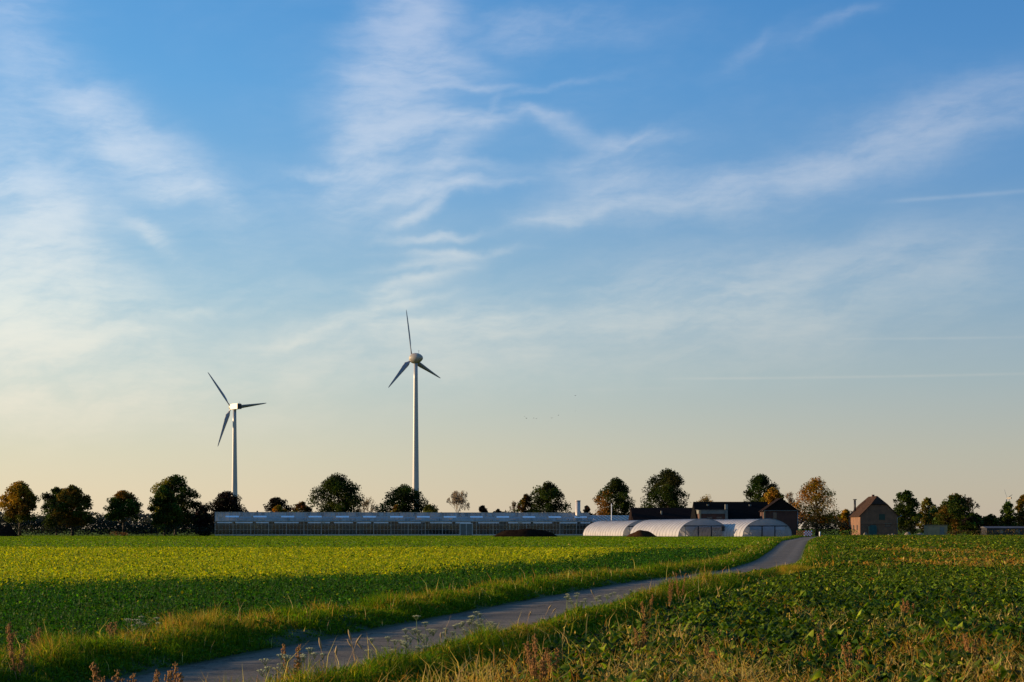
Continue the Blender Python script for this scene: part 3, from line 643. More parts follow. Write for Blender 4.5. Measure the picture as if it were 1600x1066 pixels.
tree(856, 751, 70, 415, 'large oak left of the steel flue behind the greenhouse', DG + [(.03, .028, .006)], zb=.12, clumps=107)
tree(822, 771, 32, 425, 'brownish smaller tree leaning on the left of the oak by the steel flue', BG + RU, zb=.08)
bare(806, 783, 20, 430, 'small sparse shrub at the far left foot of the oak by the flue', name='bare_shrub', depth=4, seed=9, mt='bark', leafy=2, cols=[(.08, .05, .02)])
tree(917, 790, 22, 405, 'small reddish bush just right of the steel flue', RU + PU, zb=.02, name='shrub', cat='shrub')
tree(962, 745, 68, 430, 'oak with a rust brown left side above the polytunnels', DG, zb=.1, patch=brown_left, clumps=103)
tree(1044, 731, 84, 420, 'tallest dark oak behind the low dark barn', DG + [(.03, .032, .006)], zb=.14, clumps=115)
bare(1104, 773, 34, 430, 'thin yellowish crown showing over the long barn roof', zb=.3, name='sparse_tree', depth=5, leafy=3, cols=[(.26, .17, .05), (.2, .13, .04)], seed=12)
tree(1188, 739, 68, 430, 'dark oak behind the long barn roof', DG, zb=.12, clumps=103)
tree(1208, 761, 46, 405, 'golden tree between the dark oak and the brick gable', GO + [(.22, .11, .02)], zb=.1, kind='dome', dens=1.2)
bare(1233, 768, 34, 410, 'thin bare brownish tree between the brick gable and the big golden tree', name='sparse_tree', seed=15, mt='bark', leafy=1, cols=[(.2, .1, .03)])
tree(1276, 744, 76, 372, 'large airy golden brown tree standing beside the end of the road', [(.30, .125, .010), (.22, .10, .008), (.14, .10, .010)], zb=.14, kind='dome', dens=.8, leafs=.36, clumps=105)
tree(1322, 795, 28, 400, 'low yellowish bush left of the brick cottage', BG + GO, zb=.02, name='shrub', cat='shrub')
tree(1417, 765, 52, 395, 'green tree directly right of the brick cottage', GR, zb=.06)
tree(1449, 777, 34, 400, 'slim yellow green tree between the green and the brown tree on the right', BG + [(.14, .12, .03)], zb=.06, dens=.8)
tree(1493, 770, 68, 385, 'wide brown green tree behind the beige shed', BG + GR, zb=.05, clumps=107)
bare(1520, 776, 36, 410, 'bare greyish tree at the right shoulder of the wide brown green tree', seed=21, mt='bark', depth=6)
tree(1470, 790, 50, 392, 'olive bush filling the gap behind the beige shed', BG + GR, zb=.02, name='shrub', cat='shrub')
tree(1548, 803, 40, 388, 'low olive bush left of the dark pointed tree', BG + GR, zb=.02, name='shrub', cat='shrub')
tree(1518, 800, 44, 380, 'dark thicket at the right foot of the wide brown green tree', GR + PU, zb=.02, name='shrub', cat='shrub')
tree(1575, 783, 30, 395, 'dark pointed tree in front of the distant turbine', GR, zb=.04, kind='dome')
tree(1602, 771, 38, 385, 'brown green tree cut by the right edge of the picture', BG, zb=.06)
# hedges and brush under the trees
def hedge(x0, x1, zt, Y, label, cols, wts=None, name='hedge', cat='hedge', leafs=.3, depth=3.0, kind=None, rough=.35, dens=9):
    w = (x1 - x0) * Y / F; n = int(w * depth * zt * dens) + 60; npm = NP()
    x = R.uniform(-w / 2, w / 2, n); y = R.uniform(-depth / 2, depth / 2, n)
    top = zt * np.clip(1 + rough * vnoise(x + Y, y, 2.4, int(x0) % 97) + rough * .5 * vnoise(x, y, .9, int(x1) % 97), .3, 2)
    top = top * np.clip((w / 2 - np.abs(x)) / (zt * .6) + .25, .2, 1) ** .5
    z = top * R.uniform(0, 1, n) ** .6; ln = leafs * R.uniform(.5, 1.4, n)
    rhomb(npm, np.c_[x, y, z], ln, ln * .75, R.normal(0, .8, n), pal(n, cols, wts or [1] * len(cols), .3))
    o = npm.build(name, M['leaf'], None, (X_((x0 + x1) / 2, Y), Y, 0)); tag(o, label, cat, kind=kind); return o
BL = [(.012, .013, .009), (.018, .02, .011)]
hedge(-30, 335, 2.3, 366, 'long low dark hedge at the back of the field under the left trees', BL + [(.03, .028, .014)], depth=4, dens=12)
hedge(-60, 340, 4.6, 450, 'grey green brush behind the trees on the left', [(.03, .036, .03), (.04, .04, .032)], name='brush', cat='brush', depth=8, rough=.4, leafs=.55, dens=7, kind='stuff')
hedge(172, 200, 1.0, 357, 'small orange brown bush at the far edge of the left field', [(.22, .09, .03), (.15, .08, .03)], name='shrub', cat='shrub', depth=1.5, dens=14)
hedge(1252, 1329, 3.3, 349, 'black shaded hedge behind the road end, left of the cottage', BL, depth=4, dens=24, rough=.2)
hedge(1310, 1342, 1.5, 335, 'bright green clipped hedge at the lit corner of the cottage', [(.05, .09, .012), (.07, .11, .015)], depth=1.5, rough=.12, dens=16)
hedge(1403, 1465, 2.6, 376, 'dark hedge right of the cottage behind pale stones', BL, depth=3, dens=12)
hedge(1478, 1640, 1.45, 340, 'brown leafy hedge along the far edge of the right field', [(.07, .045, .016), (.05, .05, .015), (.09, .06, .02)], depth=1.5, rough=.15, dens=16)
# far woods on the horizon
def woods(x0, x1, Y, zt, label, c):
    w = (x1 - x0) * Y / F; n = int(w * 16); npm = NP(); x = R.uniform(-w / 2, w / 2, n); y = R.uniform(0, 60, n)
    top = zt * np.clip(1 + .22 * vnoise(x, y, 30, 71) + .16 * vnoise(x, y, 9, 72), .4, 1.7); z = top * R.uniform(0, 1, n) ** .5
    ln = 3.2 * R.uniform(.5, 1.3, n); rhomb(npm, np.c_[x, y, z], ln, ln * .8, R.normal(0, .8, n), pal(n, [c, tuple(v_ * .7 for v_ in c)], [1, 1], .2))
    tag(npm.build('far_woods', M['leaf'], None, (X_((x0 + x1) / 2, Y), Y, 0)), label, 'woods', kind='stuff')
woods(-300, 900, 1500, 15, 'bluish line of distant woods on the left horizon', (.04, .045, .05))  # distance haze put into the bluish leaf colour
woods(850, 1900, 1300, 13, 'line of distant brown woods on the right horizon', (.05, .042, .04))

# ------------------------------------------------------------------ wind turbines
def blade_mb(Rr, chord, tipdir):
    """tapered, twisted aerofoil blade along tipdir (unit vector in local xz plane), rotor axis is local y"""
    b = MB(); d = Vector(tipdir); side = Vector((d.z, 0, -d.x)); ax = Vector((0, 1, 0)); rings = []
    for t, c, th, tw in ((.03, .32, .32, .9), (.10, .38, .30, .9), (.2, 1.0, .2, .6), (.32, .92, .15, .4), (.5, .7, .1, .25), (.7, .5, .07, .15), (.88, .33, .045, .08), (.97, .2, .03, .05), (1.0, .05, .01, .05)):
        cdir = side * math.cos(tw) + ax * math.sin(tw); n = d.cross(cdir)
        for (u, v_) in ((-.35, 0), (-.2, .5), (.1, .55), (.65, .08), (.1, -.35), (-.2, -.4)):
            rings.append(d * Rr * t + cdir * u * c * chord + n * v_ * th * chord)
    n_ = 6; m_ = 9
    b.add(rings, [(i * n_ + j, i * n_ + (j + 1) % n_, (i + 1) * n_ + (j + 1) % n_, (i + 1) * n_ + j) for i in range(m_ - 1) for j in range(n_)] + [tuple(range(6)), tuple(48 + j for j in range(6))[::-1]], True)
    return b
def lathe_y(prof, n=20):
    b = MB(); vs_ = [(r * math.cos(2 * math.pi * j / n), y, r * math.sin(2 * math.pi * j / n)) for y, r in prof for j in range(n)]
    b.add(vs_, [(i * n + j, i * n + (j + 1) % n, (i + 1) * n + (j + 1) % n, (i + 1) * n + j) for i in range(len(prof) - 1) for j in range(n)], True); return b
def turbine(px, phub, Y, Rr, yaw, angles, label, egg, wb, wt_, hubpx, chord):
    """yaw: rotor axis (+local y) turned to the left of straight ahead; angles in the rotor plane, seen from the camera side"""
    hz = Z_(phub, Y); t = empty('wind_turbine', (X_(px, Y), Y, 0), label, 'wind turbine', 'wind turbines', yaw)
    tw = MB(); hh = hz - (1.6 if egg else 1.2); n = 24
    tw.tube([(0, 0, hh * i / 10 - (.3 if i == 0 else 0)) for i in range(11)], [wb + (wt_ - wb) * (i / 10) ** .9 for i in range(11)], 28)
    tw.build('tower', M['tower'], t)
    na = MB()
    if egg:
        a = lathe_y([(-3.9, .02), (-3.8, .5), (-3.4, 1.1), (-2.5, 1.75), (-1.2, 2.25), (.2, 2.45), (1.15, 2.4)], 24); na.v = [(x, y, z + hz) for x, y, z in a.v]; na.f = a.f; na.sm = a.sm
        nac = na.build('nacelle', M['nacelle'], t)
        MB().tube([(0, -1.8, hz + 1.9), (0, -1.8, hz + 3.4)], .06, 6).bar((-.4, -1.8, hz + 3.3), (.4, -1.8, hz + 3.3), .12).build('wind_vane', M['dark'], nac)
        off = 2.1
        s_ = lathe_y([(1.22, 2.38), (2.0, 2.1), (2.8, 1.5), (3.3, .8), (3.5, .05)], 24)
    else:
        na.box(-1.25, 1.25, -4.4, 2.2, hz - 1.2, hz + 1.25); na.box(-1.0, 1.0, -4.2, 1.5, hz + 1.252, hz + 1.5)
        nac = na.build('nacelle', M['nacelle'], t)
        MB().box(-1.12, 1.12, -4.52, -4.41, hz - 1.05, hz + 1.1).build('rear_grille', M['dark'], nac)
        MB().tube([(.5, -3.6, hz + 1.4), (.5, -3.6, hz + 2.5)], .05, 6).build('wind_vane', M['dark'], nac)
        off = 3.2
        s_ = lathe_y([(2.25, 1.1), (2.6, 1.15), (3.6, 1.1), (4.3, .7), (4.6, .05)], 18)
    hub = MB(); hub.v = [(x, y, z + hz) for x, y, z in s_.v]; hub.f = s_.f; hub.sm = s_.sm; hub.build('hub', M['nacelle'], t)
    for A in angles:
        d = (math.cos(math.radians(A)), 0, math.sin(math.radians(A))); b_ = blade_mb(Rr, chord, d)
        b_.v = [(x, y + off, z + hz) for x, y, z in b_.v]; b_.build('rotor_blade', M['blade'], t)
    return t
turbine(366.5, 636, 760, 21.3, math.radians(43), (129, 249, 9), 'smaller wind turbine with box shaped nacelle, behind the left end of the greenhouse', False, 1.75, .85, 363, 2.0)
turbine(649.5, 560, 700, 22.3, math.radians(54.5), (101, 221, 341), 'tallest wind turbine with egg shaped nacelle above the greenhouse', True, 1.75, .9, 645, 2.25)
turbine(1576.5, 778.5, 2600, 17.5, math.radians(40), (122, 242, 22), 'tiny distant wind turbine peeping over the trees at the far right', False, 1.4, .8, 1575, 1.9)

# ------------------------------------------------------------------ greenhouse
def greenhouse():
    Y0, Y1 = 392.0, 410.0; x0, x1 = X_(336, Y0), X_(925, Y1); L = math.hypot(x1 - x0, Y1 - Y0); yaw = math.atan2(Y1 - Y0, x1 - x0)
    t = empty('greenhouse', (x0, Y0, 0), 'very long low glasshouse with grey blue roof behind the left field', 'greenhouse', None, yaw)
    S, N, W, RZ = 6.4, 3, 3.6, 5.95
    gw = MB(); e = .02
    gw.add([(0, 0, .3), (L, 0, .3), (L, 0, W), (0, 0, W)], [(0, 1, 2, 3)])
    gw.add([(0, N * S, .3), (L, N * S, .3), (L, N * S, W), (0, N * S, W)], [(3, 2, 1, 0)])
    for x in (0, L):
        gw.add([(x, 0, .3), (x, N * S, .3), (x, N * S, W), (x, 0, W)], [(0, 1, 2, 3)])
        for i in range(N): gw.add([(x, i * S, W), (x, (i + 1) * S, W), (x, (i + .5) * S, RZ)], [(0, 1, 2)])
    gw.build('wall_glass', M['gwall'], t)
    rg = MB(); rf = MB()
    for i in range(N):
        y0, ym, y1 = i * S, (i + .5) * S, (i + 1) * S
        rg.add([(0, y0, W + .1), (L, y0, W + .1), (L, ym, RZ), (0, ym, RZ)], [(0, 1, 2, 3)]); rg.add([(0, ym, RZ), (L, ym, RZ), (L, y1, W + .1), (0, y1, W + .1)], [(0, 1, 2, 3)])
        rf.bar((0, ym, RZ + .06), (L, ym, RZ + .06), .12)
        rf.bar((0, y0, W + .12), (L, y0, W + .12), .3, .16)
        if i < 2:
            k_ = 0.0
            while k_ <= L:
                rf.bar((k_, y0 - .02, W + .14), (k_, ym, RZ + .03), .06)
                if i == 0 and int(k_ / .9) % 4 == 0: rf.bar((k_, ym, RZ + .03), (k_, y1, W + .14), .06)
                k_ += .9
    rf.bar((0, S * .25, (W + RZ) / 2 + .08), (L, S * .25, (W + RZ) / 2 + .08), .08)
    rg.build('roof_glass', M['groof'], t); rf.build('roof_frame', M['alu'], t)
    fr = MB(); fr.box(-.05, L + .05, -.08, .12, -.1, .3)
    k_ = 0.0; i = 0
    while k_ <= L:
        wv = .12 if i % 5 == 0 else .045; fr.box(k_ - wv / 2, k_ + wv / 2, -.06, .04, .3, W + .05); k_ += .9; i += 1
    for z in (1.55, 2.75): fr.box(0, L, -.045, .03, z - .022, z + .022)
    for j in range(0, 17):
        for x in (0, L): fr.box(x - .05, x + .05, j * 1.6 - .04, j * 1.6 + .04, .3, W)
    fr.build('wall_frame', M['alu'], t)
    ww = MB(); rs = random.Random(4); x = .5
    while x < L - 3:      # row of white rolled-up side screens under the gutter
        ln = rs.uniform(3, 6.5); ww.box(x, min(x + ln, L - .5), -.11, -.062, W - .42, W - .14); x += ln + rs.uniform(.5, 2.8)
    ww.build('side_screen', M['vent'], t)
    n = 14; px0 = 6.0; st_ = L / n
    for j in range(n):    # white ridge vents standing slightly open, and shade cloths between them
        a = j * st_ + 2.6; zz = lambda s_: W + .1 + (RZ - W - .1) * s_ / (S / 2)
        MB().add([(a, 1.25, zz(1.25) + .12), (a + st_ * .48, 1.25, zz(1.25) + .12), (a + st_ * .48, 1.68, zz(1.68) + .2), (a, 1.68, zz(1.68) + .2),
                  (a, 1.25, zz(1.25) + .07), (a + st_ * .48, 1.25, zz(1.25) + .07), (a + st_ * .48, 1.68, zz(1.68) + .15), (a, 1.68, zz(1.68) + .15)],
                 [(0, 1, 2, 3), (7, 6, 5, 4), (0, 4, 5, 1), (1, 5, 6, 2), (2, 6, 7, 3), (3, 7, 4, 0)]).build('roof_vent', M['vent'], t)
        a += st_ * .52
        MB().add([(a, .95, zz(.95) + .06), (a + st_ * .4, .95, zz(.95) + .06), (a + st_ * .4, 1.6, zz(1.6) + .06), (a, 1.6, zz(1.6) + .06)], [(0, 1, 2, 3)]).build('shade_panel', M['shade'], t)
    # door pair
    dx = (719 - 336) / (925 - 336) * L * .985
    dr = MB().box(dx, dx + 1.5, -.13, -.09, .05, 3.05).box(dx + 1.62, dx + 3.1, -.13, -.09, .05, 3.05).build('door', M['render'], t)
    MB().box(dx - .09, dx - .01, -.16, -.07, .02, 3.2).box(dx + 1.52, dx + 1.6, -.16, -.07, .02, 3.05).box(dx + 3.12, dx + 3.2, -.16, -.07, .02, 3.2).box(dx - .09, dx + 3.2, -.165, -.06, 3.07, 3.19).build('door_frame', M['white'], dr)
    for p_ in (497, 653, 806):
        qx = (p_ - 336) / (925 - 336) * L
        MB().bar((qx - .18, -.2, 0), (qx, -.15, W), .11).bar((qx - .2, -.2, W - .15), (qx + .9, -.2, W - .15), .16).build('downpipe', M['pipe'], t)
    # planting inside
    npm = NP(); nn = 16000; x = R.uniform(1, L - 1, nn); row = np.floor(R.uniform(0, 12, nn)) * 2.0 + 1.3; y = row + R.normal(0, .25, nn)
    z = R.uniform(.1, 2.2, nn) * (.8 + .25 * vnoise(x, y, 2.5, 88)); ln = R.uniform(.2, .5, nn)
    rhomb(npm, np.c_[x, y, z], ln, ln * .8, R.normal(0, .8, nn), pal(nn, [(.008, .02, .01), (.014, .03, .014)], [1, 1]))
    tag(npm.build('greenhouse_plants', M['leaf'], None, (x0, Y0, 0)), 'rows of green plants dimly seen inside the long glasshouse', 'plants', kind='stuff').rotation_euler = (0, 0, yaw)
    # floor and inner posts
    for i in range(1, N + 1):
        ip = MB().box(.2, L - .2, i * S - .22, i * S - .12, W - .15, W - .05)
        for j in range(0, int(L / 4.5)): ip.box(j * 4.5 + .2, j * 4.5 + .3, i * S - .2, i * S - .1, 0, W - .1)
        ip.build('inner_frame', M['alu'], t)
greenhouse()
def small_greenhouse():
    Y = 413; x0, x1 = X_(922, Y), X_(996, Y + 6); L = math.hypot(x1 - x0, 6); yaw = math.atan2(6, x1 - x0)
    t = empty('greenhouse', (x0, Y, 0), 'smaller glasshouse with white roof bars behind the left polytunnel', 'greenhouse', None, yaw)
    MB().add([(0, 0, .2), (L, 0, .2), (L, 0, 3.6), (0, 0, 3.6)], [(0, 1, 2, 3)]).add([(0, 8, .2), (L, 8, .2), (L, 8, 3.6), (0, 8, 3.6)], [(0, 1, 2, 3)]).add([(0, 0, 3.6), (0, 8, 3.6), (0, 4, 5.25)], [(0, 1, 2)]).add([(L, 0, 3.6), (L, 8, 3.6), (L, 4, 5.25)], [(0, 1, 2)]).build('wall_glass', M['gwall'], t)
    MB().add([(0, 0, 3.6), (L, 0, 3.6), (L, 4, 5.25), (0, 4, 5.25), (0, 8, 3.6), (L, 8, 3.6)], [(0, 1, 2, 3), (3, 2, 5, 4)]).build('roof_glass', M['groof'], t)
    b_ = MB().bar((0, 4, 5.3), (L, 4, 5.3), .14).bar((0, 0, 3.62), (L, 0, 3.62), .2); k_ = 0
    while k_ < L - 1: b_.bar((k_ + .9, 0, 3.7), (k_, 4, 5.35), .1); b_.box(k_, k_ + .08, -.05, .03, 0, 3.6); k_ += 1.35
    b_.build('roof_frame', M['white'], t)
small_greenhouse()
fl = empty('flue_stack', (X_(903, 411.4), 411.4, 0), 'shiny round steel flue rising through the right end of the glasshouse', 'chimney')
zt = Z_(782, 411)
MB().tube([(0, 0, 0), (0, 0, zt - .25)], .66, 24).build('pipe', M['steel'], fl); MB().tube([(0, 0, zt - .3), (0, 0, zt)], .72, 24).build('cap', M['steel'], fl)
po = MB().tube([(0, 0, 0), (0, 0, Z_(787, 405))], [.12, .09], 8).build('pole', M['white'], None, (X_(955.5, 405), 405, 0)); tag(po, 'thin white pole in front of the oak with the rust brown side', 'pole')

# ------------------------------------------------------------------ polytunnels
def tunnel(pxl, pxr, Y, label, L=30.0, seed=0, ax=(-.33, .944), top=811):
    w = (pxr - pxl) * Y / F * 1.03; hgt = Z_(top, Y); a = w / 2
    t = empty('polytunnel', (X_((pxl + pxr) / 2, Y), Y, 0), label, 'polytunnel', 'polytunnels beside the greenhouse', math.atan2(-ax[0], ax[1]))
    prof = lambda th, s_=1.0: (-a * s_ * math.cos(th), hgt * s_ * math.sin(th) ** .92)
    c = MB(); n = 28; ny = 26; vs_ = []
    for j in range(ny + 1):
        sag = 1 - (.012 if j % 2 else 0)
        for i in range(n + 1):
            x, z = prof(math.pi * i / n, sag); vs_.append((x, L * j / ny, max(z, 0)))
    c.add(vs_, [(j * (n + 1) + i, j * (n + 1) + i + 1, (j + 1) * (n + 1) + i + 1, (j + 1) * (n + 1) + i) for j in range(ny) for i in range(n)], True)
    c.build('cover', M['film'], t)
    for j in range(0, 17):
        y = L * j / 16 + (-.05 if j == 0 else 0); MB().tube([(prof(math.pi * i / 28, 1.004)[0], y, prof(math.pi * i / 28, 1.004)[1]) for i in range(29)], .028 if j else .07, 5).build('hoop', M['pipe'], t)
    # end walls: film in the arch head and at the sides, doors between posts below a beam
    zb = hgt * .60; xb = a * .72
    for ye, nm in ((0.0, 0), (L, 1)):
        up = [prof(math.pi * i / 24) for i in range(25)]; head = [p_ for p_ in up if p_[1] >= zb]
        x_l, x_r = head[0][0], head[-1][0]
        MB().add([(x, ye, z) for x, z in head], [tuple(range(len(head)))]).build('end_film', M['endfilm'], t)
        for s_ in (-1, 1):
            side = [p_ for p_ in up if p_[1] < zb and p_[0] * s_ > 0]
            if s_ < 0: poly = [(-xb, 0)] + side + [head[0], (-xb, zb)]
            else: poly = [(xb, zb), head[-1]] + side + [(xb, 0)]
            poly = [p_ for i, p_ in enumerate(poly) if i == 0 or (abs(p_[0] - poly[i - 1][0]) + abs(p_[1] - poly[i - 1][1])) > .02]
            MB().add([(x, ye, z) for x, z in poly], [tuple(range(len(poly)))]).build('end_film', M['endfilm'], t)
        MB().bar((x_l, ye - .06, zb), (x_r, ye - .06, zb), .24).build('beam', M['dark'], t)
        for q_ in (-.72, -.22, .3, .72):
            MB().box(a * q_ - (.13 if abs(q_) < .5 else .06), a * q_ + (.13 if abs(q_) < .5 else .06), ye - .12, ye - .02, 0, zb).build('post', M['dark'] if abs(q_) < .5 else M['pipe'], t)
        MB().add([(-xb + .1, ye - .01, 0), (-a * .24, ye - .01, 0), (-a * .24, ye - .01, zb * .62), (-xb + .1, ye - .01, zb * .62)], [(0, 1, 2, 3)]).build('door', M['clear'], t)
        MB().add([(a * .32, ye - .01, 0), (xb - .1, ye - .01, 0), (xb - .1, ye - .01, zb * .62), (a * .32, ye - .01, zb * .62)], [(0, 1, 2, 3)]).build('door', M['clear'], t)
    return t
tunnel(970, 1048, 378, 'leftmost white polytunnel, its far end touching the glasshouse', seed=1, top=813, L=22, ax=(-.40, .916))
tunnel(1057, 1142, 348, 'middle polytunnel with a brown heap at its side', seed=2, L=27)
t3 = tunnel(1157, 1241, 342, 'rightmost polytunnel in front of the brick gable building', seed=3, L=25)
for k_ in range(1):
    bx = MB().box(-.35, .35, -.4, .1, 0, .9).box(-.4, .4, -.45, .15, .9, 1.0)
    tag(bx.build('bin', M['dark'], None, (X_(1129, 345), 344.6, 1.2)), 'small black box hanging on the end wall of the middle polytunnel', 'box')

# heaps
def heap(px0, px1, ptop, Y, label, m, flat=.3, seed=1, dp=6):
    w = (px1 - px0) * Y / F; h = Z_(ptop, Y); b = MB(); n, k_ = 30, 14; vs_ = []
    for j in range(k_ + 1):
        for i in range(n + 1):
            u, v_ = i / n * 2 - 1, j / k_ * 2 - 1; r = math.hypot(u, v_)
            z = h * max(0, min(1, (1 - r) / (1 - flat)))
            z = h * (math.sin(min(1, z / h) * math.pi / 2)) * (1 + .06 * math.sin(u * 9 + seed) + .05 * math.sin(v_ * 7 + u * 5)) - .03
            vs_.append((u * w / 2, v_ * dp, z))
    b.add(vs_, [(j * (n + 1) + i, j * (n + 1) + i + 1, (j + 1) * (n + 1) + i + 1, (j + 1) * (n + 1) + i) for j in range(k_) for i in range(n)], True)
    tag(b.build('soil_heap', m, None, (X_((px0 + px1) / 2, Y), Y, 0)), label, 'soil heap')
heap(768, 874, 827.3, 334, 'wide flat black soil heap in front of the glasshouse', M['soil'], .35, 1, 5)
heap(977, 1028, 828.5, 326, 'small brown pointed heap in front of the middle polytunnel', M['soil2'], .02, 3, 4)
heap(-14, 28, 821.5, 352, 'black soil heap at the far left edge under the golden tree', M['soil'], .2, 5, 4)

# ------------------------------------------------------------------ farm buildings
def gable_house(t, w, d, ez, rz, wallm, roofm, ov=.35, hip=0.0, th=.14):
    """local box 0..w (x), 0..d (y), ridge along y; returns wall object"""
    wall = MB()
    if hip:
        zc = rz - hip; fx = (zc - ez) / (rz - ez) * w / 2
        poly = [(0, 0), (w, 0), (w, ez), (w - fx, zc), (fx, zc), (0, ez)]
    else: poly = [(0, 0), (w, 0), (w, ez), (w / 2, rz), (0, ez)]
    wall.prism(poly, 0, d); wo = wall.build('wall', wallm, t)
    k_ = (rz - ez) / (w / 2); r = MB()
    hy = hip * .9 if hip else 0
    for s_ in (-1, 1):
        xe = w / 2 + s_ * (w / 2 + ov); zl = ez - ov * k_
        if hip:
            zc = rz - hip; xc = w / 2 + s_ * (rz - zc) / k_
            top = [(xe, -ov, zl), (xc, -ov, zc), (w / 2, hy, rz), (w / 2, d - hy, rz), (xc, d + ov, zc), (xe, d + ov, zl)]
        else: top = [(xe, -ov, zl), (w / 2, -ov, rz), (w / 2, d + ov, rz), (xe, d + ov, zl)]
        top = [(x, y, z + .05) for x, y, z in top]; n = len(top)
        lo = [(x, y, z + th) for x, y, z in top]
        r.add(top + lo, [tuple(range(n)), tuple(range(n, 2 * n))[::-1]] + [(i, i + n, (i + 1) % n + n, (i + 1) % n) for i in range(n)])
    if hip:
        xc = hip / k_
        for (ya, yb) in ((-ov, hy), (d + ov, d - hy)):
            tr = [(w / 2 - xc, ya, rz - hip + .052), (w / 2 + xc, ya, rz - hip + .052), (w / 2, yb, rz + .052)]
            r.add(tr + [(x, y, z + th) for x, y, z in tr], [(0, 1, 2), (5, 4, 3), (0, 3, 4, 1), (1, 4, 5, 2), (2, 5, 3, 0)])
    ro = r.build('roof', roofm, t)
    return wo, ro
def window(t, x0, x1, z0, z1, y=0.0, frame='white', pane='window'):
    f = MB(); e = .07
    for q_ in ((x0, x0 + e, z0, z1), (x1 - e, x1, z0, z1), (x0 + e, x1 - e, z0, z0 + e), (x0 + e, x1 - e, z1 - e, z1)): f.box(q_[0], q_[1], y - .06, y + .02, q_[2], q_[3])
    wf = f.build('window', M[frame], t); MB().box(x0 + e, x1 - e, y - .03, y + .015, z0 + e, z1 - e).build('pane', M[pane], wf); return wf

# low dark barn
Yb = 406; t = empty('barn', (X_(990, Yb), Yb, 0), 'low barn with a plain black roof behind the middle polytunnel', 'barn', None, math.radians(2))
bw = X_(1092, Yb) - X_(990, Yb); zb_, zt_ = Z_(813, Yb), Z_(793, Yb)
MB().box(0, bw, 0, 11, 0, zb_ + .0).build('wall', M['brick'], t)
r = MB(); r.add([(-.2, -.4, zb_ - .15), (bw + .2, -.4, zb_ - .15), (bw + .2, 5.5, zt_), (-.2, 5.5, zt_), (-.2, 11.4, zb_ - .15), (bw + .2, 11.4, zb_ - .15)], [(0, 1, 2, 3), (3, 2, 5, 4), (0, 3, 4), (1, 5, 2)])
ro = r.build('roof', M['roof2'], t)
MB().box(bw * .44, bw * .46, 2.4, 3.4, zb_ + .5, zt_ - .9).build('roof_hatch', M['render'], ro)
# long higher barn
Yb = 371.3; t = empty('barn', (X_(1089, Yb), Yb, 0), 'long tall barn with black roof and pale parapet over small brick windows', 'barn', None, 0)
bw = X_(1204, Yb) - X_(1089, Yb); ez_, rz_ = Z_(812, Yb), Z_(783.5, Yb)
MB().box(0, bw, 0, 12, 0, ez_).build('wall', M['brick'], t)
r = MB(); r.add([(-.2, -.3, ez_ - .1), (bw + .2, -.3, ez_ - .1), (bw + .2, 6, rz_), (-.2, 6, rz_), (-.2, 12.4, ez_ - .1), (bw + .2, 12.4, ez_ - .1)], [(0, 1, 2, 3), (3, 2, 5, 4), (0, 3, 4), (1, 5, 2)]); ro = r.build('roof', M['roof'], t)
ex = MB().box(.3, 7.0, -1.6, 3.2, 0, Z_(803, Yb)).build('annex', M['brick'], t)
MB().box(.2, 6.8, -1.75, 3.0, Z_(803, Yb), Z_(797, Yb)).build('parapet', M['render'], ex)
MB().box(0, 7.2, -1.9, 3.2, Z_(797, Yb), Z_(796.2, Yb)).build('roof_edge', M['dark'], ex)
for (a_, c_) in ((1103, 1112), (1118, 1127)):
    window(ex, X_(a_, Yb) - X_(1089, Yb), X_(c_, Yb) - X_(1089, Yb), Z_(811, Yb), Z_(807.5, Yb), -1.6, 'dark')
MB().box(X_(1131.5, Yb) - X_(1089, Yb), X_(1135.5, Yb) - X_(1089, Yb), -1.9, -.9, 0, Z_(788.5, Yb)).build('chimney', M['render'], t)
MB().box(.35, .75, -1.85, -1.62, 0, Z_(797.2, Yb)).build('corner_pillar', M['beige'], ex)
for px_, py_ in ((1110, 789.5), (1176.5, 790)):
    q_ = (rz_ - ez_ + .1) / 6.3; zz = Z_(py_, Yb); MB().box(X_(px_, Yb) - X_(1089, Yb) - .25, X_(px_, Yb) - X_(1089, Yb) + .25, (zz - ez_) / q_ - .45, (zz - ez_) / q_ + .1, zz - .1, zz + .3).build('skylight', M['render'], ro)
# brick gable
Yb = 366; t = empty('farmhouse', (X_(1193, Yb), Yb, 0), 'dark brick building with a steep plain gable at the end of the road', 'house', None, 0)
bw = X_(1247, Yb) - X_(1193, Yb); ez_, rz_ = Z_(798.5, Yb), Z_(779.5, Yb)
wo, ro = gable_house(t, bw, 5, ez_, rz_, M['brick'], M['roof2'])
MB().add([(-.1, -.03, ez_ + .08), (bw + .1, -.03, ez_ + .08), (bw / 2, -.03, rz_ - .02), (-.1, -.12, ez_ + .08), (bw + .1, -.12, ez_ + .08), (bw / 2, -.12, rz_ - .02)], [(3, 4, 5), (0, 2, 1), (0, 1, 4, 3), (1, 2, 5, 4), (2, 0, 3, 5)]).build('gable_cladding', M['roof2'], t)
window(t, bw * .27, bw * .39, Z_(811, Yb), Z_(800.5, Yb), 0, 'dark')
MB().tube([(bw - .1, -.15, 0), (bw - .1, -.15, ez_)], .07, 8).build('drainpipe', M['pipe'], t)
MB().box(-.02, .35, -.1, -.02, ez_ * .62, ez_ + .06).build('painted_lit_corner', M['beige'], t)  # pale strip added to paint sunlight on the left wall corner
MB().bar((-.3, -.2, ez_ + .06), (bw + .3, -.2, ez_ + .06), .12).build('fascia', M['render'], t)
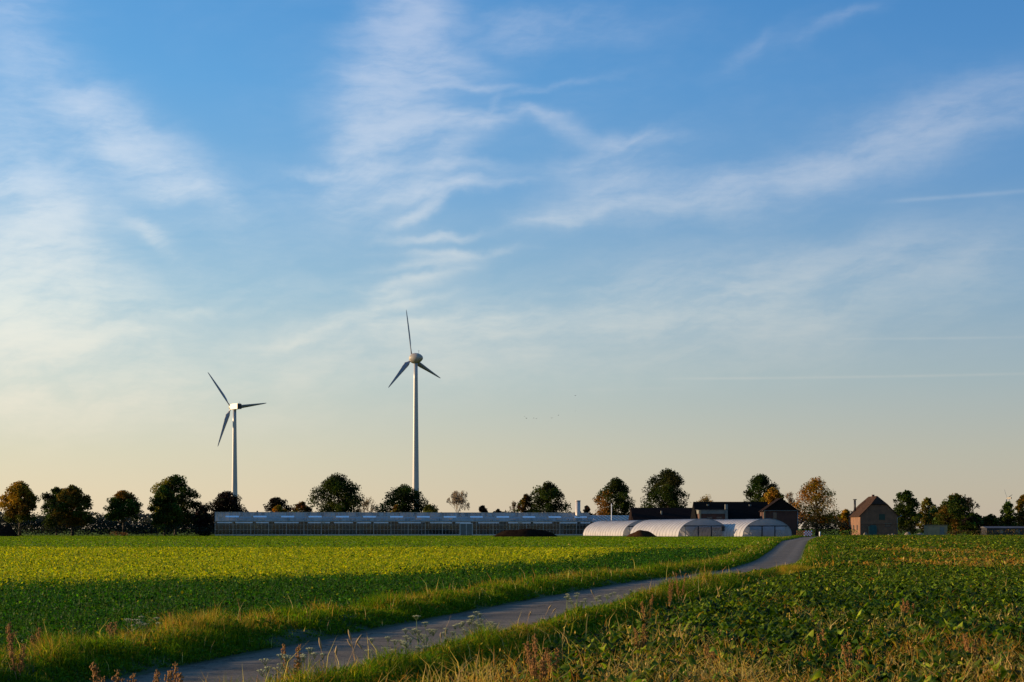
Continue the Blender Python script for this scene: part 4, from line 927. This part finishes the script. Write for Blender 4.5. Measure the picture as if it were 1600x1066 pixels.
# brick cottage with half hips
Yb = 352; rzc = math.radians(0)
t = empty('cottage', (X_(1344, Yb), Yb, 0), 'brick cottage with half hipped brown roof, two chimneys and turquoise tarp', 'house', None, rzc)
bw = (X_(1404, Yb) - X_(1344, Yb)) / math.cos(rzc) * .98; ez_, rz_ = Z_(806, Yb), Z_(776, Yb)
wo, ro = gable_house(t, bw, 12, ez_, rz_, M['brick2'], M['roof3'], ov=.3, hip=1.9)
zc = rz_ - .4
MB().box(bw * .5 - .3, bw * .5 + .2, 5.2, 5.8, rz_ - .3, rz_ + .55).build('chimney', M['brick'], ro)
ch2 = MB().tube([(.9, 9.5, ez_ + .5), (.9, 9.5, Z_(781.5, Yb + 9))], .26, 10).build('chimney', M['dark'], ro)
MB().tube([(.9, 9.5, Z_(781.3, Yb + 9)), (.9, 9.5, Z_(780, Yb + 9))], [.5, .42], 10).build('chimney_cap', M['dark'], ch2)
sh = window(t, bw * .50, bw * .66, Z_(812.5, Yb), Z_(803.5, Yb), 0, 'green', 'green')
window(t, bw * .66, bw * .82, Z_(823.5, Yb), Z_(819.3, Yb), 0, 'dark')
MB().box(bw * .62, bw * .84, -.1, -.02, Z_(818.6, Yb), Z_(817.6, Yb)).build('lintel', M['stone'], t)
MB().box(0, bw, -.08, -.02, Z_(819.5, Yb) - .05, Z_(819.5, Yb)).build('brick_band', M['brick'], t)
MB().prism([(bw * .22, .05), (bw * .43, .05), (bw * .43, Z_(823, Yb)), (bw * .39, Z_(820.5, Yb)), (bw * .27, Z_(820.5, Yb)), (bw * .22, Z_(823, Yb))], -.5, -.1).build('tarp', M['teal'], t)
MB().tube([(bw - .15, -.15, 0), (bw - .15, -.15, Z_(809, Yb)), (bw + .9, -.15, Z_(805.5, Yb))], .07, 8).build('drainpipe', M['pipe'], t)
for y_ in (3, 6.5, 9.5):
    f = MB().box(-.05, .02, y_ - .5, y_ + .5, 1.4, 2.6).build('window', M['dark'], t)
# shed, low building
Yb = 350; t = empty('shed', (X_(1450, Yb), Yb, 0), 'small beige flat roofed shed under the wide brown green tree', 'shed', None, 0)
MB().box(0, 4.4, 0, 3.5, 0, 2.5).build('wall', M['beige'], t); MB().box(-.1, 4.5, -.12, 3.6, 2.5, 2.62).build('roof', M['stone'], t)
MB().box(2.7, 3.7, -.05, -.003, .05, 2.1).build('door', M['render'], t)
Yb = 372; t = empty('low_building', (X_(1542, Yb), Yb, 0), 'long low dark building with grey roof at the right edge', 'shed', None, math.radians(0))
MB().box(0, 14, 0, 6, 0, 1.9).build('wall', M['dark'], t)
MB().add([(-.2, -.3, 1.9), (14.2, -.3, 1.9), (14.2, 3, 2.35), (-.2, 3, 2.35), (-.2, 6.3, 1.9), (14.2, 6.3, 1.9)], [(0, 1, 2, 3), (3, 2, 5, 4), (0, 3, 4), (1, 5, 2), (0, 4, 5, 1)]).build('roof', M['slab'], t)
for q_ in (3, 7): MB().box(q_, q_ + 1, -.04, -.002, .6, 1.5).build('window', M['render'], t)
# warning boards and bollard at the end of the road
def board(px, Y, label, ca, cb):
    t = empty('road_barrier', (X_(px, Y), Y, 0), label, 'barrier', 'boards at the end of the road')
    p = MB(); q_ = MB(); s_ = .28
    for i in range(6):
        for j in range(4): (p if (i + j) % 2 else q_).box(-.84 + i * s_, -.84 + (i + 1) * s_, -.03, .03, .25 + j * s_, .25 + (j + 1) * s_)
    p.build('board', M[ca], t); q_.build('board_pattern', M[cb], t)
    MB().box(-.7, -.62, .03, .1, 0, 1.3).box(.62, .7, .03, .1, 0, 1.3).build('leg', M['pipe'], t)
board(1262.5, 318, 'red and white checked barrier board at the end of the road', 'red', 'white')
board(1251, 322, 'orange and straw checked barrier board left of the red and white one', 'orange', 'dry')
bo = MB().tube([(0, 0, 0), (0, 0, 1.0), (0, 0, 1.1), (0, 0, 1.15)], [.16, .16, .13, .02], 12).build('bollard', M['white'], None, (X_(1281, 322), 322, 0)); tag(bo, 'white bollard right of the checked barrier boards', 'bollard')
sp_ = [(1389, .55, .4), (1395, .7, .45), (1419, 1.0, .8), (1438, .8, .9), (1352, .9, .5)]
lb = ['small pale stone just right of the turquoise tarp', 'pale stone beside the cottage drainpipe', 'large pale round boulder in front of the dark hedge', 'flat pale boulder left of the beige shed', 'pale stone at the lit corner of the cottage']
for (px, hh, ww), l_ in zip(sp_, lb):
    b = MB(); n = 10; vs_ = []
    for j in range(7):
        ph = math.pi / 2 * (j / 6); 
        for i in range(n):
            a = 2 * math.pi * i / n; r_ = ww * math.cos(ph) ** .7 * (1 + .15 * math.sin(3 * a + px) + .1 * math.sin(5 * a)) + .01; vs_.append((r_ * math.cos(a), r_ * math.sin(a) * .8, hh * math.sin(ph) * (1 + .08 * math.sin(2 * a))))
    b.add(vs_, [(j * n + i, j * n + (i + 1) % n, (j + 1) * n + (i + 1) % n, (j + 1) * n + i) for j in range(6) for i in range(n)], True)
    tag(b.build('boulder', M['stone'], None, (X_(px, 338), 338, 0)), l_, 'boulder')

# ------------------------------------------------------------------ birds
def bird_mesh(flap):
    b = MB()
    b.tube([(0, -.20, 0), (0, -.1, .01), (0, .05, .02), (0, .17, .03), (0, .22, .03)], [.015, .05, .065, .04, .01], 8)
    for s_ in (-1, 1):
        b.add([(s_ * .04, .08, .03), (s_ * .28, .12, .03 + flap), (s_ * .5, .0, .03 + flap * .7), (s_ * .27, -.02, .02 + flap), (s_ * .04, -.06, .02)], [(0, 1, 3, 4), (1, 2, 3)])
    b.add([(-.02, -.18, 0), (.02, -.18, 0), (.06, -.32, 0), (-.06, -.32, 0)], [(0, 1, 2, 3)]); return b
bl = ['dark bird, leftmost of the low flock', 'dark bird just below the leftmost bird', 'faint bird, third from the left in the low flock', 'dark bird close right of the third bird',
      'dark bird alone in the middle of the low flock', 'faint bird, rightmost of the low flock', 'highest of the flying birds', 'bird directly below the highest bird']
for i, (px, py) in enumerate([(819.5, 651), (822.5, 654), (834, 653.5), (838, 654.5), (862, 653.5), (872.5, 649), (899, 618.5), (899, 642.5)]):
    Y = 520 + (i * 37) % 90; o = bird_mesh((.12, .2, .05)[i % 3]).build('bird', M['bird'], None, at(px, py, Y)); o.rotation_euler = (0, 0, i * .9)
    o.scale = (1.1, 1.1, 1.1); tag(o, bl[i], 'bird', 'birds in the sky')

# ------------------------------------------------------------------ tall weeds on the verges
def umbel_plant(h, seed, label, loc):
    rr = random.Random(seed); t = empty('umbel_plant', loc, label, 'weed', 'umbelled weeds on the verge'); st = MB(); um = MB()
    heads = [(rr.uniform(-.05, .05), rr.uniform(-.05, .05), h)]
    for i in range(rr.randint(2, 4)): heads.append((rr.uniform(-.2, .2), rr.uniform(-.15, .15), h * rr.uniform(.68, .97)))
    st.tube([(0, 0, 0), (heads[0][0] * .5, 0, h * .5), (heads[0][0], heads[0][1], h - .05)], [.006, .0045, .003], 5)
    for (x, y, z) in heads[1:]: st.tube([(0, 0, h * rr.uniform(.25, .5)), (x * .6, y * .6, z * .82), (x, y, z - .05)], [.004, .0035, .0025], 4)
    for (x, y, z) in heads:
        um = MB(); rad = rr.uniform(.035, .065)
        for k_ in range(11):
            a = k_ * 2.4; r_ = rad * math.sqrt(k_ / 11); p = Vector((x + r_ * math.cos(a), y + r_ * math.sin(a), z + .012 * (1 - k_ / 11)))
            st.bar((x, y, z - .05), p, .0022)
            s_ = rr.uniform(.008, .013)
            um.add([p + Vector(q_) * s_ for q_ in ((1, 0, 0), (0, 1, 0), (-1, 0, 0), (0, -1, 0), (0, 0, .8), (0, 0, -.5))], [(0, 1, 4), (1, 2, 4), (2, 3, 4), (3, 0, 4), (1, 0, 5), (2, 1, 5), (3, 2, 5), (0, 3, 5)])
        um.build('flower_head', M['umbel'], t)
    for k_ in range(6):
        a = rr.uniform(0, 6.28); z = h * rr.uniform(.1, .6); L_ = rr.uniform(.08, .16)
        p = Vector((0, 0, z)); d = Vector((math.cos(a), math.sin(a), .5)).normalized(); s_ = Vector((-math.sin(a), math.cos(a), 0)) * .018
        st.add([p, p + d * L_ * .5 + s_, p + d * L_, p + d * L_ * .5 - s_], [(0, 1, 2, 3)])
    st.build('stem', M['stem'], t); return t
def spike_plant(h, seed, label, loc, group='rusty dock stalks'):
    rr = random.Random(seed); t = empty('dock_plant', loc, label, 'weed', group); st = MB(); sd = MB()
    for j in range(rr.randint(2, 4)):
        lx, ly = rr.uniform(-.14, .14), rr.uniform(-.1, .1); hh = h * rr.uniform(.75, 1)
        sd = MB(); st.tube([(0, 0, 0), (lx, ly, hh)], [.008, .003], 5); sd.tube([(lx * .35, ly * .35, hh * .35), (lx * 1.02, ly * 1.02, hh * 1.02)], [.0075, .0035], 5)
        for k_ in range(85):
            q_ = rr.uniform(.35, 1); c = Vector((lx * q_, ly * q_, hh * q_)); a = rr.uniform(0, 6.28); e = c + Vector((math.cos(a), math.sin(a), rr.uniform(.2, .9))) * .038 * (1.25 - q_ * .7)
            s_ = rr.uniform(.004, .009); sd.bar(c, e, .003)
            sd.add([e + Vector(v_) * s_ for v_ in ((1, 0, 0), (0, 1, 0), (-1, 0, 0), (0, -1, 0), (0, 0, 1.3), (0, 0, -1.3))], [(0, 1, 4), (1, 2, 4), (2, 3, 4), (3, 0, 4), (1, 0, 5), (2, 1, 5), (3, 2, 5), (0, 3, 5)])
        sd.build('seed_head', M['dry'], t)
    st.build('stem', M['drystem'], t); return t
def seed_grass(h, seed, label, loc):
    rr = random.Random(seed); t = empty('tall_grass', loc, label, 'grass stalk', 'tall grass stalks with seed heads'); st = MB(); sd = MB()
    lx = rr.uniform(-.2, .25); st.tube([(0, 0, 0), (lx * .3, 0, h * .5), (lx * .8, 0, h * .85), (lx * 1.1, 0, h)], [.004, .003, .0025, .0015], 4)
    sd.tube([(lx * .72, 0, h * .80), (lx * .85, 0, h * .88), (lx, 0, h * .95), (lx * 1.13, 0, h * 1.02)], [.004, .014, .012, .002], 6)
    st.build('stem', M['drystem'], t); sd.build('seed_head', M['drystem'], t); return t
def vpos(px, off=.45):
    """point of the right verge that appears at picture column px"""
    ys_ = np.linspace(9, 48, 800); c = 800 + F * (xl(ys_) + rw(ys_) + off) / ys_; i = int(np.argmin(np.abs(c - px))); return Vector((xl(ys_[i]) + rw(ys_[i]) + off, ys_[i], .08))
ORD = 'first second third fourth fifth sixth seventh eighth ninth tenth eleventh twelfth thirteenth fourteenth fifteenth sixteenth seventeenth eighteenth nineteenth twentieth twenty-first twenty-second twenty-third'.split()
n_ = 0
for px, py in [(420, 1040), (440, 1032), (457, 1035), (478, 1022), (600, 1004), (612, 1008), (632, 1002), (645, 1005), (655, 970), (668, 980), (706, 984), (733, 970), (745, 963), (755, 966), (770, 978), (885, 935), (900, 932), (903, 936), (930, 940), (945, 934), (960, 930), (988, 926), (1000, 924)]:
    p = vpos(px, .3 + .25 * ((n_ * 7) % 5) / 5); h = (H - (py - HY) * p.y / F) - p.z
    umbel_plant(max(.3, h + .05), 100 + n_, 'pale umbelled weed between the road and the right hand field, %s from the left' % ORD[n_], p); n_ += 1
for px, py, h0, lab in [(460, 1005, 0, 'dark brown dock stalk beside the white umbels near the bottom of the road'), (155, 1035, 0, 'orange brown dock cluster in the bottom left corner, left one'), (172, 1045, 0, 'lower orange brown dock next to the left corner cluster'),
                        (213, 1038, 0, 'orange brown dock in front of the near end of the road'), (268, 1030, 0, 'tallest orange brown dock at the near end of the road'), (240, 1050, 0, 'short rusty dock between two taller ones at the near road end')]:
    p = vpos(px, .5); h = (H - (py - HY) * p.y / F) - p.z; spike_plant(max(.4, h), int(px), lab, p)
for k_, (px, Yw, h) in enumerate([(840, 15.5, .72), (866, 15.8, .6), (848, 14.8, .6), (1010, 25, .75), (1062, 34, .8), (1045, 32, .8), (1330, 16.5, .6), (1525, 17, .65), (1290, 19, .55), (1110, 17, .5), (1420, 26, .6), (1000, 20, .55)]):
    spike_plant(h, 300 + k_, ['tall rust coloured dock at the lower edge of the dark bank', 'rust dock in the lower middle, right of its twin', 'front rust dock of the trio in the lower middle', 'rusty dock at the foot of the dark bank', 'straw dock where the bank meets the crop edge',
        'straw coloured dock left of the one at the crop edge', 'orange dock among the root crop, lower right middle', 'orange dock in the root crop near the bottom right corner', 'rusty dock in the root crop left of centre right', 'short dock at the bottom of the crop field',
        'rusty dock standing midway up the root crop', 'small rusty dock near the shaded bank'][k_], Vector((X_(px, Yw), Yw, .02)), 'rusty docks in the root crop')
for k_, (px, py) in enumerate([(508, 998), (523, 1010), (537, 992), (557, 985), (567, 1000), (585, 1003), (690, 1003), (820, 955), (846, 945), (852, 950), (935, 922), (1058, 893), (1067, 890)]):
    p = vpos(px, .35); h = (H - (py - HY) * p.y / F) - p.z; seed_grass(max(.35, h), 400 + k_, 'straw coloured grass stalk with slim seed head beside the road, %s from the left' % ORD[k_], p)
# white yarrow and dock on the left verge
for k_, (px, py, Y) in enumerate([(217, 990, 22.5), (243, 996, 22.2), (200, 1000, 22)]):
    umbel_plant(.42, 500 + k_, ['middle white flowering weed at the crop edge left of the road', 'right hand white flowering weed at the crop edge left of the road', 'left hand white flowering weed at the crop edge left of the road'][k_], Vector((X_(px, Y), Y, .08)))
for k_, (px, Y) in enumerate([(20, 19.5), (45, 19), (178, 20.5), (270, 23), (28, 16.8)]):
    spike_plant(.55, 600 + k_, ['brown dock near the left edge at the crop margin', 'rust dock beside the one near the left edge', 'brown dock left of the white flowers on the left verge', 'slim brown dock right of the white flowers', 'brown dock low in the left corner grass'][k_], Vector((X_(px, Y), Y, .05)), 'brown docks left of the road')
